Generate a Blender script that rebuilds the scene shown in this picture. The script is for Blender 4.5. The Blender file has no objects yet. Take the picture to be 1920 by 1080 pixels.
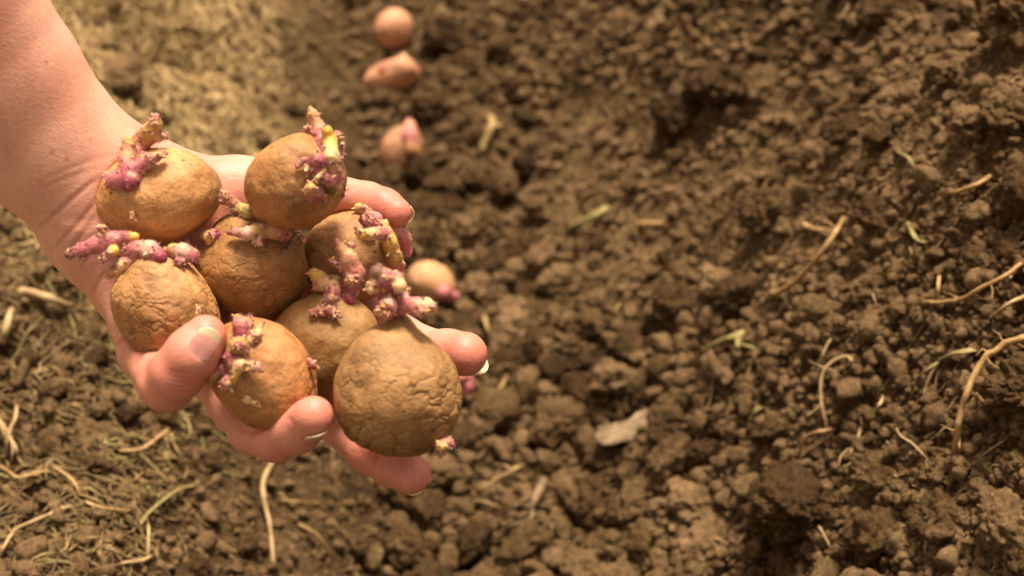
import bpy, math, random
import numpy as np
from mathutils import Vector, Matrix

# ------------------------------------------------------------------ camera, light, exposure
sc = bpy.context.scene
COL = sc.collection
H = 0.78                       # camera height above the furrow floor (m)
PITCH = math.radians(41.0)
F = 1920 * 50 / 36.0           # focal length in photo pixels
cam_d = bpy.data.cameras.new('camera'); cam = bpy.data.objects.new('camera', cam_d); COL.objects.link(cam)
cam_d.lens = 50; cam_d.sensor_width = 36; cam_d.clip_start = 0.01; cam_d.clip_end = 500
cam.location = (0, 0, H); cam.rotation_euler = (math.pi / 2 - PITCH, 0, 0)
cam_d.dof.use_dof = True; cam_d.dof.focus_distance = 0.605; cam_d.dof.aperture_fstop = 8.0
cam_d.dof.aperture_blades = 0
sc.camera = cam

SUN_EL, SUN_AZ = math.radians(70), math.radians(14)      # azimuth measured from +Y towards +X
world = bpy.data.worlds.new("World"); sc.world = world; world.use_nodes = True
wn = world.node_tree; wn.nodes.clear()
sky = wn.nodes.new('ShaderNodeTexSky'); sky.sky_type = 'NISHITA'; sky.sun_disc = False
sky.sun_elevation = SUN_EL; sky.sun_rotation = SUN_AZ
sky.air_density = 1.0; sky.dust_density = 4.0; sky.ozone_density = 1.0
hs = wn.nodes.new('ShaderNodeHueSaturation'); hs.inputs['Saturation'].default_value = 0.12
warm = wn.nodes.new('ShaderNodeMix'); warm.data_type = 'RGBA'; warm.blend_type = 'MULTIPLY'
warm.inputs['Factor'].default_value = 1.0; warm.inputs[7].default_value = (1.0, 0.84, 0.67, 1)
bg = wn.nodes.new('ShaderNodeBackground'); bg.inputs['Strength'].default_value = 0.082
wo = wn.nodes.new('ShaderNodeOutputWorld')
wn.links.new(sky.outputs[0], hs.inputs['Color']); wn.links.new(hs.outputs[0], warm.inputs[6])
wn.links.new(warm.outputs[2], bg.inputs['Color']); wn.links.new(bg.outputs[0], wo.inputs['Surface'])

sun_d = bpy.data.lights.new('sun', 'SUN'); sun = bpy.data.objects.new('sun', sun_d); COL.objects.link(sun)
sun_d.energy = 3.3; sun_d.angle = math.radians(16); sun_d.color = (1.0, 0.875, 0.73)
sdir = Vector((math.sin(SUN_AZ) * math.cos(SUN_EL), math.cos(SUN_AZ) * math.cos(SUN_EL), math.sin(SUN_EL)))
sun.rotation_euler = sdir.to_track_quat('Z', 'Y').to_euler(); sun.location = (0, 0, 5)

sc.view_settings.view_transform = 'Standard'; sc.view_settings.look = 'None'
sc.view_settings.exposure = 1.32; sc.view_settings.gamma = 1.0

# ------------------------------------------------------------------ camera <-> world
_c, _s = math.cos(PITCH), math.sin(PITCH)
FWD = np.array([0, _c, -_s]); UP = np.array([0, _s, _c]); RT = np.array([1.0, 0, 0])
def c2w(p):                     # camera axes (right, up, depth) -> world
    p = np.asarray(p, float)
    return p[..., 0:1] * RT + p[..., 1:2] * UP + p[..., 2:3] * FWD + np.array([0, 0, H])
def P3(u, v, d):                # a point seen at photo pixel (u, v) at depth d, in camera axes
    return np.array([(u - 960) / F * d, -(v - 540) / F * d, d])

# ------------------------------------------------------------------ noise
def _h(ix, iy, iz, s=0):
    with np.errstate(over='ignore'):
        n = (ix.astype(np.uint32) * np.uint32(374761393)) ^ (iy.astype(np.uint32) * np.uint32(668265263)) \
            ^ (iz.astype(np.uint32) * np.uint32(2147483647)) ^ np.uint32((s * 974634777 + 12345) & 0xffffffff)
        n = (n ^ (n >> np.uint32(13))) * np.uint32(1274126177)
        n = (n ^ (n >> np.uint32(16))) * np.uint32(2246822519)
        n = n ^ (n >> np.uint32(15))
    return n.astype(np.float32) / np.float32(4294967295.0)
def vnoise3(x, y, z, s=0):
    xi, yi, zi = np.floor(x), np.floor(y), np.floor(z)
    fx, fy, fz = x - xi, y - yi, z - zi
    fx = fx * fx * (3 - 2 * fx); fy = fy * fy * (3 - 2 * fy); fz = fz * fz * (3 - 2 * fz)
    xi = xi.astype(np.int64); yi = yi.astype(np.int64); zi = zi.astype(np.int64)
    r = 0
    for a in (0, 1):
        for b in (0, 1):
            for c in (0, 1):
                w = (fx if a else 1 - fx) * (fy if b else 1 - fy) * (fz if c else 1 - fz)
                r = r + w * _h(xi + a, yi + b, zi + c, s)
    return r * 2 - 1
def vnoise2(x, y, s=0):
    xi, yi = np.floor(x), np.floor(y)
    fx, fy = x - xi, y - yi
    fx = fx * fx * (3 - 2 * fx); fy = fy * fy * (3 - 2 * fy)
    xi = xi.astype(np.int64); yi = yi.astype(np.int64); z = np.zeros_like(xi)
    return ((_h(xi, yi, z, s) * (1 - fx) + _h(xi + 1, yi, z, s) * fx) * (1 - fy)
            + (_h(xi, yi + 1, z, s) * (1 - fx) + _h(xi + 1, yi + 1, z, s) * fx) * fy) * 2 - 1
def fbm3(x, y, z, o=4, s=0):
    r, a = 0, 0.5
    for i in range(o):
        r = r + a * vnoise3(x, y, z, s + i); x, y, z, a = x * 2.03 + 5.1, y * 2.03 + 1.7, z * 2.03 + 9.2, a * 0.5
    return r
def fbm2(x, y, o=4, s=0):
    r, a = 0, 0.5
    for i in range(o):
        r = r + a * vnoise2(x, y, s + i); x, y, a = x * 2.03 + 5.1, y * 2.03 + 1.7, a * 0.5
    return r
def lumps2(x, y, s=0):          # rounded bumps 0..1 on a jittered lattice
    xi, yi = np.floor(x).astype(np.int64), np.floor(y).astype(np.int64)
    best = np.zeros_like(x)
    z = np.zeros_like(xi)
    for a in (-1, 0, 1):
        for b in (-1, 0, 1):
            cx = xi + a; cy = yi + b
            px = cx + _h(cx, cy, z, s); py = cy + _h(cx, cy, z, s + 1); rr = 0.35 + 0.5 * _h(cx, cy, z, s + 2)
            q = 1 - ((x - px) ** 2 + (y - py) ** 2) / (rr * rr)
            best = np.maximum(best, rr * np.sqrt(np.maximum(q, 0)))
    return best
def lumps3(x, y, z, s=0):
    xi, yi, zi = [np.floor(q).astype(np.int64) for q in (x, y, z)]
    best = np.zeros_like(x)
    for a in (-1, 0, 1):
        for b in (-1, 0, 1):
            for c in (-1, 0, 1):
                cx, cy, cz = xi + a, yi + b, zi + c
                rr = 0.4 + 0.5 * _h(cx, cy, cz, s + 3)
                q = 1 - ((x - cx - _h(cx, cy, cz, s)) ** 2 + (y - cy - _h(cx, cy, cz, s + 1)) ** 2
                         + (z - cz - _h(cx, cy, cz, s + 2)) ** 2) / (rr * rr)
                best = np.maximum(best, rr * np.sqrt(np.maximum(q, 0)))
    return best
def cell_edge3(x, y, z, s=0):  # distance to the nearest cell border
    xi, yi, zi = [np.floor(q).astype(np.int64) for q in (x, y, z)]
    D = []
    for a in (-1, 0, 1):
        for b in (-1, 0, 1):
            for c in (-1, 0, 1):
                cx, cy, cz = xi + a, yi + b, zi + c
                D.append(np.sqrt((x - cx - _h(cx, cy, cz, s)) ** 2 + (y - cy - _h(cx, cy, cz, s + 1)) ** 2 + (z - cz - _h(cx, cy, cz, s + 2)) ** 2))
    D = np.partition(np.array(D), 1, axis=0)
    return D[1] - D[0]
def sstep(a, b, x):
    t = np.clip((x - a) / (b - a), 0, 1); return t * t * (3 - 2 * t)

# ------------------------------------------------------------------ mesh helpers
def mesh_from(name, V, faces_flat, sizes, smooth=True):
    me = bpy.data.meshes.new(name)
    V = np.ascontiguousarray(V, dtype=np.float32); faces_flat = np.ascontiguousarray(faces_flat, dtype=np.int32).ravel()
    n = len(V); me.vertices.add(n); me.vertices.foreach_set('co', V.ravel())
    me.loops.add(len(faces_flat)); me.loops.foreach_set('vertex_index', faces_flat)
    sizes = np.asarray(sizes, dtype=np.int32)
    me.polygons.add(len(sizes))
    st = np.zeros(len(sizes), dtype=np.int32); st[1:] = np.cumsum(sizes)[:-1]
    me.polygons.foreach_set('loop_start', st)
    try: me.polygons.foreach_set('loop_total', sizes)
    except Exception: pass
    me.polygons.foreach_set('use_smooth', np.full(len(sizes), smooth, dtype=bool))
    me.update(calc_edges=True); me.validate(verbose=False)
    return me
def quads_mesh(name, V, Q, smooth=True):
    return mesh_from(name, V, Q, np.full(len(Q), np.asarray(Q).shape[1]), smooth)
def set_color(me, C, name='tint'):
    a = me.color_attributes.new(name, 'FLOAT_COLOR', 'POINT')
    C = np.asarray(C, dtype=np.float32)
    if C.shape[1] == 3: C = np.hstack([C, np.ones((len(C), 1), np.float32)])
    a.data.foreach_set('color', np.ascontiguousarray(C).ravel())
def link(name, me, mat=None, parent=None, loc=None):
    o = bpy.data.objects.new(name, me); COL.objects.link(o)
    if mat is not None: me.materials.append(mat)
    if parent is not None: o.parent = parent
    if loc is not None: o.location = loc
    return o
def tag(o, label, cat, group=None, kind=None):
    o['label'] = label; o['category'] = cat
    if group: o['group'] = group
    if kind: o['kind'] = kind
    return o
_ico = {}
def ico(sub):
    if sub not in _ico:
        import bmesh
        bm = bmesh.new(); bmesh.ops.create_icosphere(bm, subdivisions=sub, radius=1.0)
        V = np.array([v.co[:] for v in bm.verts]); T = np.array([[v.index for v in f.verts] for f in bm.faces]); bm.free()
        _ico[sub] = (V / np.linalg.norm(V, axis=1, keepdims=True), T)
    return _ico[sub]
def tube(points, radii, n=7, cap=True):
    P = np.asarray(points, float); R = np.asarray(radii, float); m = len(P)
    T = np.gradient(P, axis=0); T /= np.linalg.norm(T, axis=1, keepdims=True) + 1e-12
    ref = np.array([0.31, 0.17, 0.93]); N = np.zeros_like(P)
    v = np.cross(T[0], ref); v /= np.linalg.norm(v)
    for i in range(m):
        v = v - T[i] * v.dot(T[i]); v /= np.linalg.norm(v) + 1e-12; N[i] = v
    B = np.cross(T, N)
    a = np.linspace(0, 2 * math.pi, n, endpoint=False)
    V = (P[:, None] + R[:, None, None] * (np.cos(a)[None, :, None] * N[:, None] + np.sin(a)[None, :, None] * B[:, None])).reshape(-1, 3)
    Q = []
    for i in range(m - 1):
        for k in range(n):
            Q.append((i * n + k, i * n + (k + 1) % n, (i + 1) * n + (k + 1) % n, (i + 1) * n + k))
    V = np.vstack([V, P[0], P[-1]])
    for k in range(n):
        Q.append((m * n, (k + 1) % n, k, k)); Q.append((m * n + 1, (m - 1) * n + k, (m - 1) * n + (k + 1) % n, (m - 1) * n + (k + 1) % n))
    return V, Q
def join_poly(parts):           # [(V, faces)] -> one V, flat, sizes (drops doubled corners)
    Vs, flat, sz, o = [], [], [], 0
    for V, Q in parts:
        for f in Q:
            f = list(dict.fromkeys(f)); flat.extend(i + o for i in f); sz.append(len(f))
        Vs.append(V); o += len(V)
    return np.vstack(Vs), flat, sz
def spline(pts, n):             # Catmull-Rom through the control points
    P = np.asarray(pts, float)
    if len(P) == 2: P = np.array([P[0], (P[0] + P[1]) / 2, P[1]])
    P = np.vstack([2 * P[0] - P[1], P, 2 * P[-1] - P[-2]])
    out = []
    m = len(P) - 3
    for t in np.linspace(0, m - 1e-6, n):
        i = int(t); f = t - i; a, b, c, d = P[i:i + 4]
        out.append(0.5 * (2 * b + (c - a) * f + (2 * a - 5 * b + 4 * c - d) * f * f + (3 * b - a - 3 * c + d) * f ** 3))
    return np.array(out)

# ------------------------------------------------------------------ materials
def new_mat(name):
    m = bpy.data.materials.new(name); m.use_nodes = True
    nt = m.node_tree; return m, nt, nt.nodes['Principled BSDF']
def N(nt, t, **kw):
    n = nt.nodes.new(t)
    for k, v in kw.items():
        if k in n.inputs: n.inputs[k].default_value = v
        else: setattr(n, k, v)
    return n
def L(nt, a, b): nt.links.new(a, b)
def ramp(nt, fac, stops):
    r = nt.nodes.new('ShaderNodeValToRGB'); e = r.color_ramp.elements
    while len(e) < len(stops): e.new(0.5)
    for el, (p, c) in zip(e, stops):
        el.position = p; el.color = (*c, 1) if len(c) == 3 else c
    L(nt, fac, r.inputs[0]); return r
def mixc(nt, fac, a, b, mode='MIX'):
    m = nt.nodes.new('ShaderNodeMix'); m.data_type = 'RGBA'; m.blend_type = mode
    for s, x in ((m.inputs[0], fac), (m.inputs[6], a), (m.inputs[7], b)):
        if hasattr(x, 'links') or hasattr(x, 'is_output'): L(nt, x, s)
        else: s.default_value = x if not isinstance(x, tuple) else (*x, 1)[:4]
    return m.outputs[2]
def math_(nt, op, a, b=None):
    m = nt.nodes.new('ShaderNodeMath'); m.operation = op
    for s, x in ((m.inputs[0], a), (m.inputs[1], b)):
        if x is None: continue
        if hasattr(x, 'is_output'): L(nt, x, s)
        else: s.default_value = x
    return m.outputs[0]
def bump(nt, h, dist, strength=1.0, prev=None):
    b = nt.nodes.new('ShaderNodeBump'); b.inputs['Strength'].default_value = strength; b.inputs['Distance'].default_value = dist
    L(nt, h, b.inputs['Height'])
    if prev is not None: L(nt, prev, b.inputs['Normal'])
    return b.outputs[0]

def soil_material(name, dark, mid, light, obj_rand=False, dry=False):
    m, nt, p = new_mat(name)
    tc = nt.nodes.new('ShaderNodeTexCoord'); co = tc.outputs['Object']
    geo = nt.nodes.new('ShaderNodeNewGeometry')
    n1 = N(nt, 'ShaderNodeTexNoise', Scale=14.0, Detail=6.0, Roughness=0.65); L(nt, geo.outputs['Position'], n1.inputs['Vector'])
    n2 = N(nt, 'ShaderNodeTexNoise', Scale=170.0, Detail=5.0, Roughness=0.7); L(nt, geo.outputs['Position'], n2.inputs['Vector'])
    v = N(nt, 'ShaderNodeTexVoronoi', Scale=420.0); L(nt, geo.outputs['Position'], v.inputs['Vector'])
    f = math_(nt, 'ADD', math_(nt, 'MULTIPLY', n1.outputs[0], 0.55), math_(nt, 'MULTIPLY', n2.outputs[0], 0.45))
    if obj_rand:
        oi = nt.nodes.new('ShaderNodeObjectInfo')
        f = math_(nt, 'ADD', f, math_(nt, 'MULTIPLY', math_(nt, 'SUBTRACT', oi.outputs['Random'], 0.5), 0.22))
    r = ramp(nt, f, [(0.30, dark), (0.50, mid), (0.72, light)])
    colr = r.outputs[0]
    sp = ramp(nt, v.outputs['Color'], [(0.0, (0.72,) * 3), (1.0, (1.2,) * 3)])
    colr = mixc(nt, 1.0, colr, sp.outputs[0], 'MULTIPLY')
    if dry:                     # painted per vertex: dry straw-dusted bank (red), dry sifted soil on the slope (green)
        at = nt.nodes.new('ShaderNodeVertexColor'); at.layer_name = 'tint'
        sp_ = nt.nodes.new('ShaderNodeSeparateColor'); L(nt, at.outputs[0], sp_.inputs[0])
        dr = ramp(nt, n2.outputs[0], [(0.3, (0.16, 0.096, 0.038)), (0.6, (0.48, 0.31, 0.135))])
        du = ramp(nt, n2.outputs[0], [(0.3, (0.095, 0.055, 0.023)), (0.6, (0.29, 0.180, 0.080))])
        colr = mixc(nt, sp_.outputs[1], colr, du.outputs[0])
        colr = mixc(nt, sp_.outputs[0], colr, dr.outputs[0])
    L(nt, colr, p.inputs['Base Color'])
    p.inputs['Roughness'].default_value = 0.95; p.inputs['Specular IOR Level'].default_value = 0.12
    nb = bump(nt, n2.outputs[0], 0.006, 1.0)
    n3 = N(nt, 'ShaderNodeTexNoise', Scale=650.0, Detail=4.0, Roughness=0.7); L(nt, geo.outputs['Position'], n3.inputs['Vector'])
    nb = bump(nt, n3.outputs[0], 0.0028, 1.0, nb)
    L(nt, nb, p.inputs['Normal'])
    return m
SOIL = soil_material('loose_soil', (0.028, 0.015, 0.0056), (0.072, 0.041, 0.0162), (0.165, 0.100, 0.043), dry=True)
CLOD = soil_material('soil_lump', (0.036, 0.019, 0.0072), (0.122, 0.070, 0.028), (0.34, 0.212, 0.100), obj_rand=True)

def fibre_material(name, cols, rough=0.7):
    m, nt, p = new_mat(name)
    geo = nt.nodes.new('ShaderNodeNewGeometry')
    n = N(nt, 'ShaderNodeTexNoise', Scale=60.0, Detail=5.0, Roughness=0.7); L(nt, geo.outputs['Position'], n.inputs['Vector'])
    r = ramp(nt, n.outputs[0], [(0.32 + 0.36 * i / max(1, len(cols) - 1), c) for i, c in enumerate(cols)])
    ri = mixc(nt, 0.5, r.outputs[0], r.outputs[0])
    L(nt, ri, p.inputs['Base Color']); p.inputs['Roughness'].default_value = rough
    p.inputs['Specular IOR Level'].default_value = 0.25
    n2 = N(nt, 'ShaderNodeTexNoise', Scale=900.0, Detail=3.0); L(nt, geo.outputs['Position'], n2.inputs['Vector'])
    L(nt, bump(nt, n2.outputs[0], 0.0006, 0.7), p.inputs['Normal'])
    return m
STRAW = fibre_material('dry_straw', [(0.10, 0.060, 0.022), (0.25, 0.160, 0.060), (0.46, 0.32, 0.13)])
LITTER = fibre_material('matted_straw', [(0.055, 0.032, 0.012), (0.14, 0.086, 0.032), (0.34, 0.23, 0.09)])
PALESTRAW = fibre_material('pale_straw', [(0.17, 0.105, 0.04), (0.38, 0.255, 0.105), (0.58, 0.42, 0.20)])
ROOT = fibre_material('tan_root', [(0.16, 0.085, 0.03), (0.34, 0.20, 0.075), (0.50, 0.33, 0.15)])
ROOTPALE = fibre_material('pale_root', [(0.18, 0.105, 0.043), (0.36, 0.24, 0.11), (0.52, 0.37, 0.19)])
GREEN = fibre_material('wilting_green_blade', [(0.12, 0.10, 0.030), (0.22, 0.175, 0.058), (0.34, 0.26, 0.095)])
WOOD = fibre_material('bleached_wood', [(0.10, 0.063, 0.032), (0.19, 0.127, 0.066), (0.30, 0.21, 0.118)])

def tint_material(name, rough=0.5, sss=0.0, sss_r=(1, .4, .2), sss_scale=0.003, spec=0.4, var=0.25, scale=300.0, bscale=700.0, bd=0.0006, sheen=0.0):
    m, nt, p = new_mat(name)
    at = nt.nodes.new('ShaderNodeVertexColor'); at.layer_name = 'tint'
    geo = nt.nodes.new('ShaderNodeNewGeometry')
    n = N(nt, 'ShaderNodeTexNoise', Scale=scale, Detail=4.0, Roughness=0.65); L(nt, geo.outputs['Position'], n.inputs['Vector'])
    r = ramp(nt, n.outputs[0], [(0.3, (1 - var,) * 3), (0.7, (1 + var,) * 3)])
    L(nt, mixc(nt, 1.0, at.outputs[0], r.outputs[0], 'MULTIPLY'), p.inputs['Base Color'])
    p.inputs['Roughness'].default_value = rough; p.inputs['Specular IOR Level'].default_value = spec
    if sss:
        p.inputs['Subsurface Weight'].default_value = sss; p.inputs['Subsurface Radius'].default_value = sss_r
        p.inputs['Subsurface Scale'].default_value = sss_scale
    if sheen:
        p.inputs['Sheen Weight'].default_value = sheen; p.inputs['Sheen Roughness'].default_value = 0.5
    n2 = N(nt, 'ShaderNodeTexNoise', Scale=bscale, Detail=4.0, Roughness=0.6); L(nt, geo.outputs['Position'], n2.inputs['Vector'])
    L(nt, bump(nt, n2.outputs[0], bd, 0.8), p.inputs['Normal'])
    return m
SPROUT = tint_material('sprout_flesh', 0.5, 0.25, (1, .45, .3), 0.002, 0.4, 0.14, 420.0, 900.0, 0.0004, 0.05)
NAIL = tint_material('fingernail_plate', 0.28, 0.3, (1, .5, .35), 0.002, 0.5, 0.05, 120.0, 300.0, 0.0001)

def skin_material():
    m, nt, p = new_mat('skin')
    at = nt.nodes.new('ShaderNodeVertexColor'); at.layer_name = 'tint'
    geo = nt.nodes.new('ShaderNodeNewGeometry'); pos = geo.outputs['Position']
    n = N(nt, 'ShaderNodeTexNoise', Scale=55.0, Detail=5.0, Roughness=0.6); L(nt, pos, n.inputs['Vector'])
    r = ramp(nt, n.outputs[0], [(0.3, (0.90, 0.84, 0.82)), (0.7, (1.06, 1.06, 1.06))])
    c = mixc(nt, 1.0, at.outputs[0], r.outputs[0], 'MULTIPLY')
    nn = N(nt, 'ShaderNodeTexNoise', Scale=420.0, Detail=3.0, Roughness=0.6); L(nt, pos, nn.inputs['Vector'])
    r2 = ramp(nt, nn.outputs[0], [(0.3, (0.93, 0.90, 0.89)), (0.7, (1.05, 1.05, 1.05))])
    c = mixc(nt, 1.0, c, r2.outputs[0], 'MULTIPLY')
    L(nt, c, p.inputs['Base Color'])
    p.inputs['Roughness'].default_value = 0.48; p.inputs['Specular IOR Level'].default_value = 0.35
    p.inputs['Subsurface Weight'].default_value = 0.35; p.inputs['Subsurface Radius'].default_value = (1.0, 0.32, 0.16)
    p.inputs['Subsurface Scale'].default_value = 0.004
    # fine skin lines running across the forearm
    mp = nt.nodes.new('ShaderNodeMapping'); mp.inputs['Rotation'].default_value = (0, 0, math.radians(-28)); mp.inputs['Scale'].default_value = (180, 900, 500)
    L(nt, pos, mp.inputs['Vector'])
    a = N(nt, 'ShaderNodeTexNoise', Scale=1.0, Detail=4.0, Roughness=0.6, Distortion=0.6); L(nt, mp.outputs[0], a.inputs['Vector'])
    v = N(nt, 'ShaderNodeTexVoronoi', Scale=1100.0); v.feature = 'F1'; L(nt, pos, v.inputs['Vector'])
    b = bump(nt, a.outputs[0], 0.0005, 0.45)
    b = bump(nt, v.outputs['Distance'], 0.00015, 0.35, b)
    L(nt, b, p.inputs['Normal'])
    return m
SKIN = skin_material()

def potato_material(name, base, seed, wrinkle=1.0, stretch=(1, 1, 1), rot=(0, 0, 0), scale=95.0, pale=False):
    m, nt, p = new_mat(name)
    tc = nt.nodes.new('ShaderNodeTexCoord'); co = tc.outputs['Object']
    off = nt.nodes.new('ShaderNodeVectorMath'); off.operation = 'ADD'; off.inputs[1].default_value = (seed * 0.37, seed * 0.11, seed * 0.23)
    L(nt, co, off.inputs[0]); co = off.outputs[0]
    def noise(s, d=5.0, r=0.6, dist=0.0):
        n = N(nt, 'ShaderNodeTexNoise', Scale=s, Detail=d, Roughness=r, Distortion=dist); L(nt, co, n.inputs['Vector']); return n
    big = noise(38, 4); mid = noise(150, 6, 0.65); fine = noise(900, 4, 0.65)
    b = np.array(base)
    r = ramp(nt, big.outputs[0], [(0.28, tuple(b * (0.70, 0.64, 0.56))), (0.50, tuple(b)), (0.74, tuple(b * (1.22, 1.18, 1.12)))])
    r2 = ramp(nt, mid.outputs[0], [(0.30, (0.66, 0.62, 0.56)), (0.62, (1.08, 1.08, 1.06))])
    c = mixc(nt, 0.8, r.outputs[0], r2.outputs[0], 'MULTIPLY')
    r3 = ramp(nt, fine.outputs[0], [(0.30, (0.72, 0.70, 0.66)), (0.6, (1.06, 1.06, 1.06))])
    c = mixc(nt, 0.6, c, r3.outputs[0], 'MULTIPLY')
    # lenticels: small dark dots and crusts of dry soil
    lv = N(nt, 'ShaderNodeTexVoronoi', Scale=150.0); L(nt, co, lv.inputs['Vector'])
    ln = noise(60, 2)
    dots = math_(nt, 'MULTIPLY', math_(nt, 'LESS_THAN', lv.outputs['Distance'], 0.11), math_(nt, 'GREATER_THAN', ln.outputs[0], 0.50))
    c = mixc(nt, math_(nt, 'MULTIPLY', dots, 0.75), c, (0.07, 0.038, 0.016))
    l2 = N(nt, 'ShaderNodeTexVoronoi', Scale=430.0); L(nt, co, l2.inputs['Vector'])
    dots2 = math_(nt, 'MULTIPLY', math_(nt, 'LESS_THAN', l2.outputs['Distance'], 0.16), math_(nt, 'GREATER_THAN', mid.outputs[0], 0.53))
    c = mixc(nt, math_(nt, 'MULTIPLY', dots2, 0.65), c, (0.085, 0.048, 0.022))
    dn = noise(26, 6, 0.7); dirt = ramp(nt, dn.outputs[0], [(0.52, (0, 0, 0)), (0.68, (1, 1, 1))])
    c = mixc(nt, math_(nt, 'MULTIPLY', dirt.outputs[0], 0.62), c, (0.13, 0.078, 0.034))
    # wrinkled skin: warped cell edges, stretched so the folds run round the potato
    mp = nt.nodes.new('ShaderNodeMapping'); mp.inputs['Scale'].default_value = stretch; mp.inputs['Rotation'].default_value = rot
    wn_ = noise(55, 3, 0.6); wv = nt.nodes.new('ShaderNodeVectorMath'); wv.operation = 'SCALE'; wv.inputs['Scale'].default_value = 0.012
    L(nt, wn_.outputs['Color'], wv.inputs[0])
    ad = nt.nodes.new('ShaderNodeVectorMath'); ad.operation = 'ADD'; L(nt, co, ad.inputs[0]); L(nt, wv.outputs[0], ad.inputs[1])
    L(nt, ad.outputs[0], mp.inputs['Vector'])
    hs_ = None
    for sc_, w_ in ((scale, 0.62), (scale * 2.1, 0.38)):
        v = N(nt, 'ShaderNodeTexVoronoi', Scale=sc_); v.feature = 'DISTANCE_TO_EDGE'; L(nt, mp.outputs[0], v.inputs['Vector'])
        e = N(nt, 'ShaderNodeMapRange'); e.inputs['From Min'].default_value = 0.0; e.inputs['From Max'].default_value = 0.22
        e.interpolation_type = 'SMOOTHSTEP'; L(nt, v.outputs[0], e.inputs['Value'])
        t = math_(nt, 'MULTIPLY', e.outputs[0], w_); hs_ = t if hs_ is None else math_(nt, 'ADD', hs_, t)
    mask = noise(30, 3); mk = ramp(nt, mask.outputs[0], [(0.34, (0.05,) * 3), (0.60, (1.0,) * 3)])
    hw = math_(nt, 'MULTIPLY', hs_, mk.outputs[0])
    cr = ramp(nt, hs_, [(0.12, (0.62, 0.56, 0.48)), (0.55, (1, 1, 1))])          # darker brown along the fold lines
    c = mixc(nt, math_(nt, 'MULTIPLY', mk.outputs[0], 0.55 * min(1.0, wrinkle)), c, mixc(nt, 1.0, c, cr.outputs[0], 'MULTIPLY'))
    if not pale:
        at = nt.nodes.new('ShaderNodeVertexColor'); at.layer_name = 'tint'; c = mixc(nt, 1.0, c, at.outputs[0], 'MULTIPLY')
    L(nt, c, p.inputs['Base Color'])
    p.inputs['Roughness'].default_value = 0.56; p.inputs['Specular IOR Level'].default_value = 0.32
    p.inputs['Subsurface Weight'].default_value = 0.06; p.inputs['Subsurface Radius'].default_value = (1, .5, .2); p.inputs['Subsurface Scale'].default_value = 0.002
    nb = bump(nt, hw, 0.0005 * wrinkle, 0.5)
    nb = bump(nt, mid.outputs[0], 0.0014, 0.6, nb)
    nb = bump(nt, fine.outputs[0], 0.0004, 0.7, nb)
    L(nt, nb, p.inputs['Normal'])
    return m

# ------------------------------------------------------------------ the ground
def furrow_x(y): return -0.062 - (y - 0.9) * 0.14
def base_h(x, y):
    t = x - furrow_x(y)
    near = np.clip(y, 0.3, 2.2)
    h = 0.28 * sstep(0.03, 0.42, t) + 0.14 * sstep(0.05, 0.27, -t)
    h = h + (0.105 * sstep(0.08, 0.36, t) + 0.02 * sstep(0.05, 0.27, -t)) * (1 - sstep(0.62, 0.98, y))
    h = h + 0.022 * fbm2(x * 7, near * 7, 3, 11) * (0.35 + sstep(0.04, 0.3, np.abs(t)))
    h = h + 0.012 * fbm2(x * 22, near * 22, 3, 21)
    # hollow in the left bank, step under the heaped lumps on the right
    h = h - 0.085 * np.exp(-(((x + 0.335) / 0.050) ** 2 + ((y - 1.135) / 0.055) ** 2))
    h = h - 0.030 * np.exp(-(((x + 0.23) / 0.05) ** 2 + ((y - 0.70) / 0.035) ** 2))
    return h
def slope_patch(x, y):         # fine sifted soil that has run down the ridge
    ax, ay, bx, by = 0.045, 1.02, 0.27, 0.72
    k = np.clip(((x - ax) * (bx - ax) + (y - ay) * (by - ay)) / ((bx - ax) ** 2 + (by - ay) ** 2), 0, 1)
    d = np.hypot(x - ax - k * (bx - ax), y - ay - k * (by - ay)) + 0.02 * fbm2(x * 14, y * 14, 3, 44)
    return 1 - sstep(0.045, 0.125, d)
def bare_patch(x, y): return np.exp(-(((x + 0.155) / 0.055) ** 2 + ((y - 0.60) / 0.07) ** 2))
def rough_h(x, y):
    t = x - furrow_x(y)
    t = x - furrow_x(y)
    patch = np.clip(1 - 0.86 * slope_patch(x, y) - 0.7 * bare_patch(x, y) - 0.45 * sstep(0.12, 0.2, -t) * sstep(0.75, 0.95, y), 0.14, 1)
    m = 0.35 + 0.65 * sstep(-0.35, 0.25, fbm2(x * 11, y * 11, 2, 33) * 2)
    wx = x + 0.004 * vnoise2(x * 90, y * 90, 51); wy = y + 0.004 * vnoise2(x * 90, y * 90, 52)
    h = 0.016 * lumps2(wx / 0.022, wy / 0.022, 61) * m * sstep(-0.12, 0.02, t)
    h = h + 0.0085 * lumps2(wx / 0.011, wy / 0.011, 71) * (0.3 + 0.7 * m)
    h = h + 0.0045 * lumps2(wx / 0.0052, wy / 0.0052, 81)
    h = h + 0.004 * fbm2(x * 130, y * 130, 4, 91)
    return h * patch
def ground_h(x, y): return base_h(x, y) + rough_h(x, y)

def axis(lo, hi, step, far):
    a = np.arange(lo, hi, step); g = []; d = step; p = hi
    while p < far: d *= 1.22; p += d; g.append(p)
    b = []; d = step; p = lo
    while p > -far: d *= 1.22; p -= d; b.append(p)
    return np.concatenate([np.array(b[::-1]), a, np.array(g)])
xs = axis(-0.66, 0.66, 0.0016, 60.0); ys = axis(0.36, 1.78, 0.0017, 60.0)
GX, GY = np.meshgrid(xs, ys, indexing='xy')
GZ = ground_h(GX, GY)
nx, ny = len(xs), len(ys)
idx = np.arange(nx * ny).reshape(ny, nx)
Q = np.stack([idx[:-1, :-1], idx[:-1, 1:], idx[1:, 1:], idx[1:, :-1]], -1).reshape(-1, 4)
g = link('ground', quads_mesh('ground', np.stack([GX, GY, GZ], -1).reshape(-1, 3), Q), SOIL)
_t = GX - furrow_x(GY); _n = fbm2(GX * 9, GY * 9, 4, 77)
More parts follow.
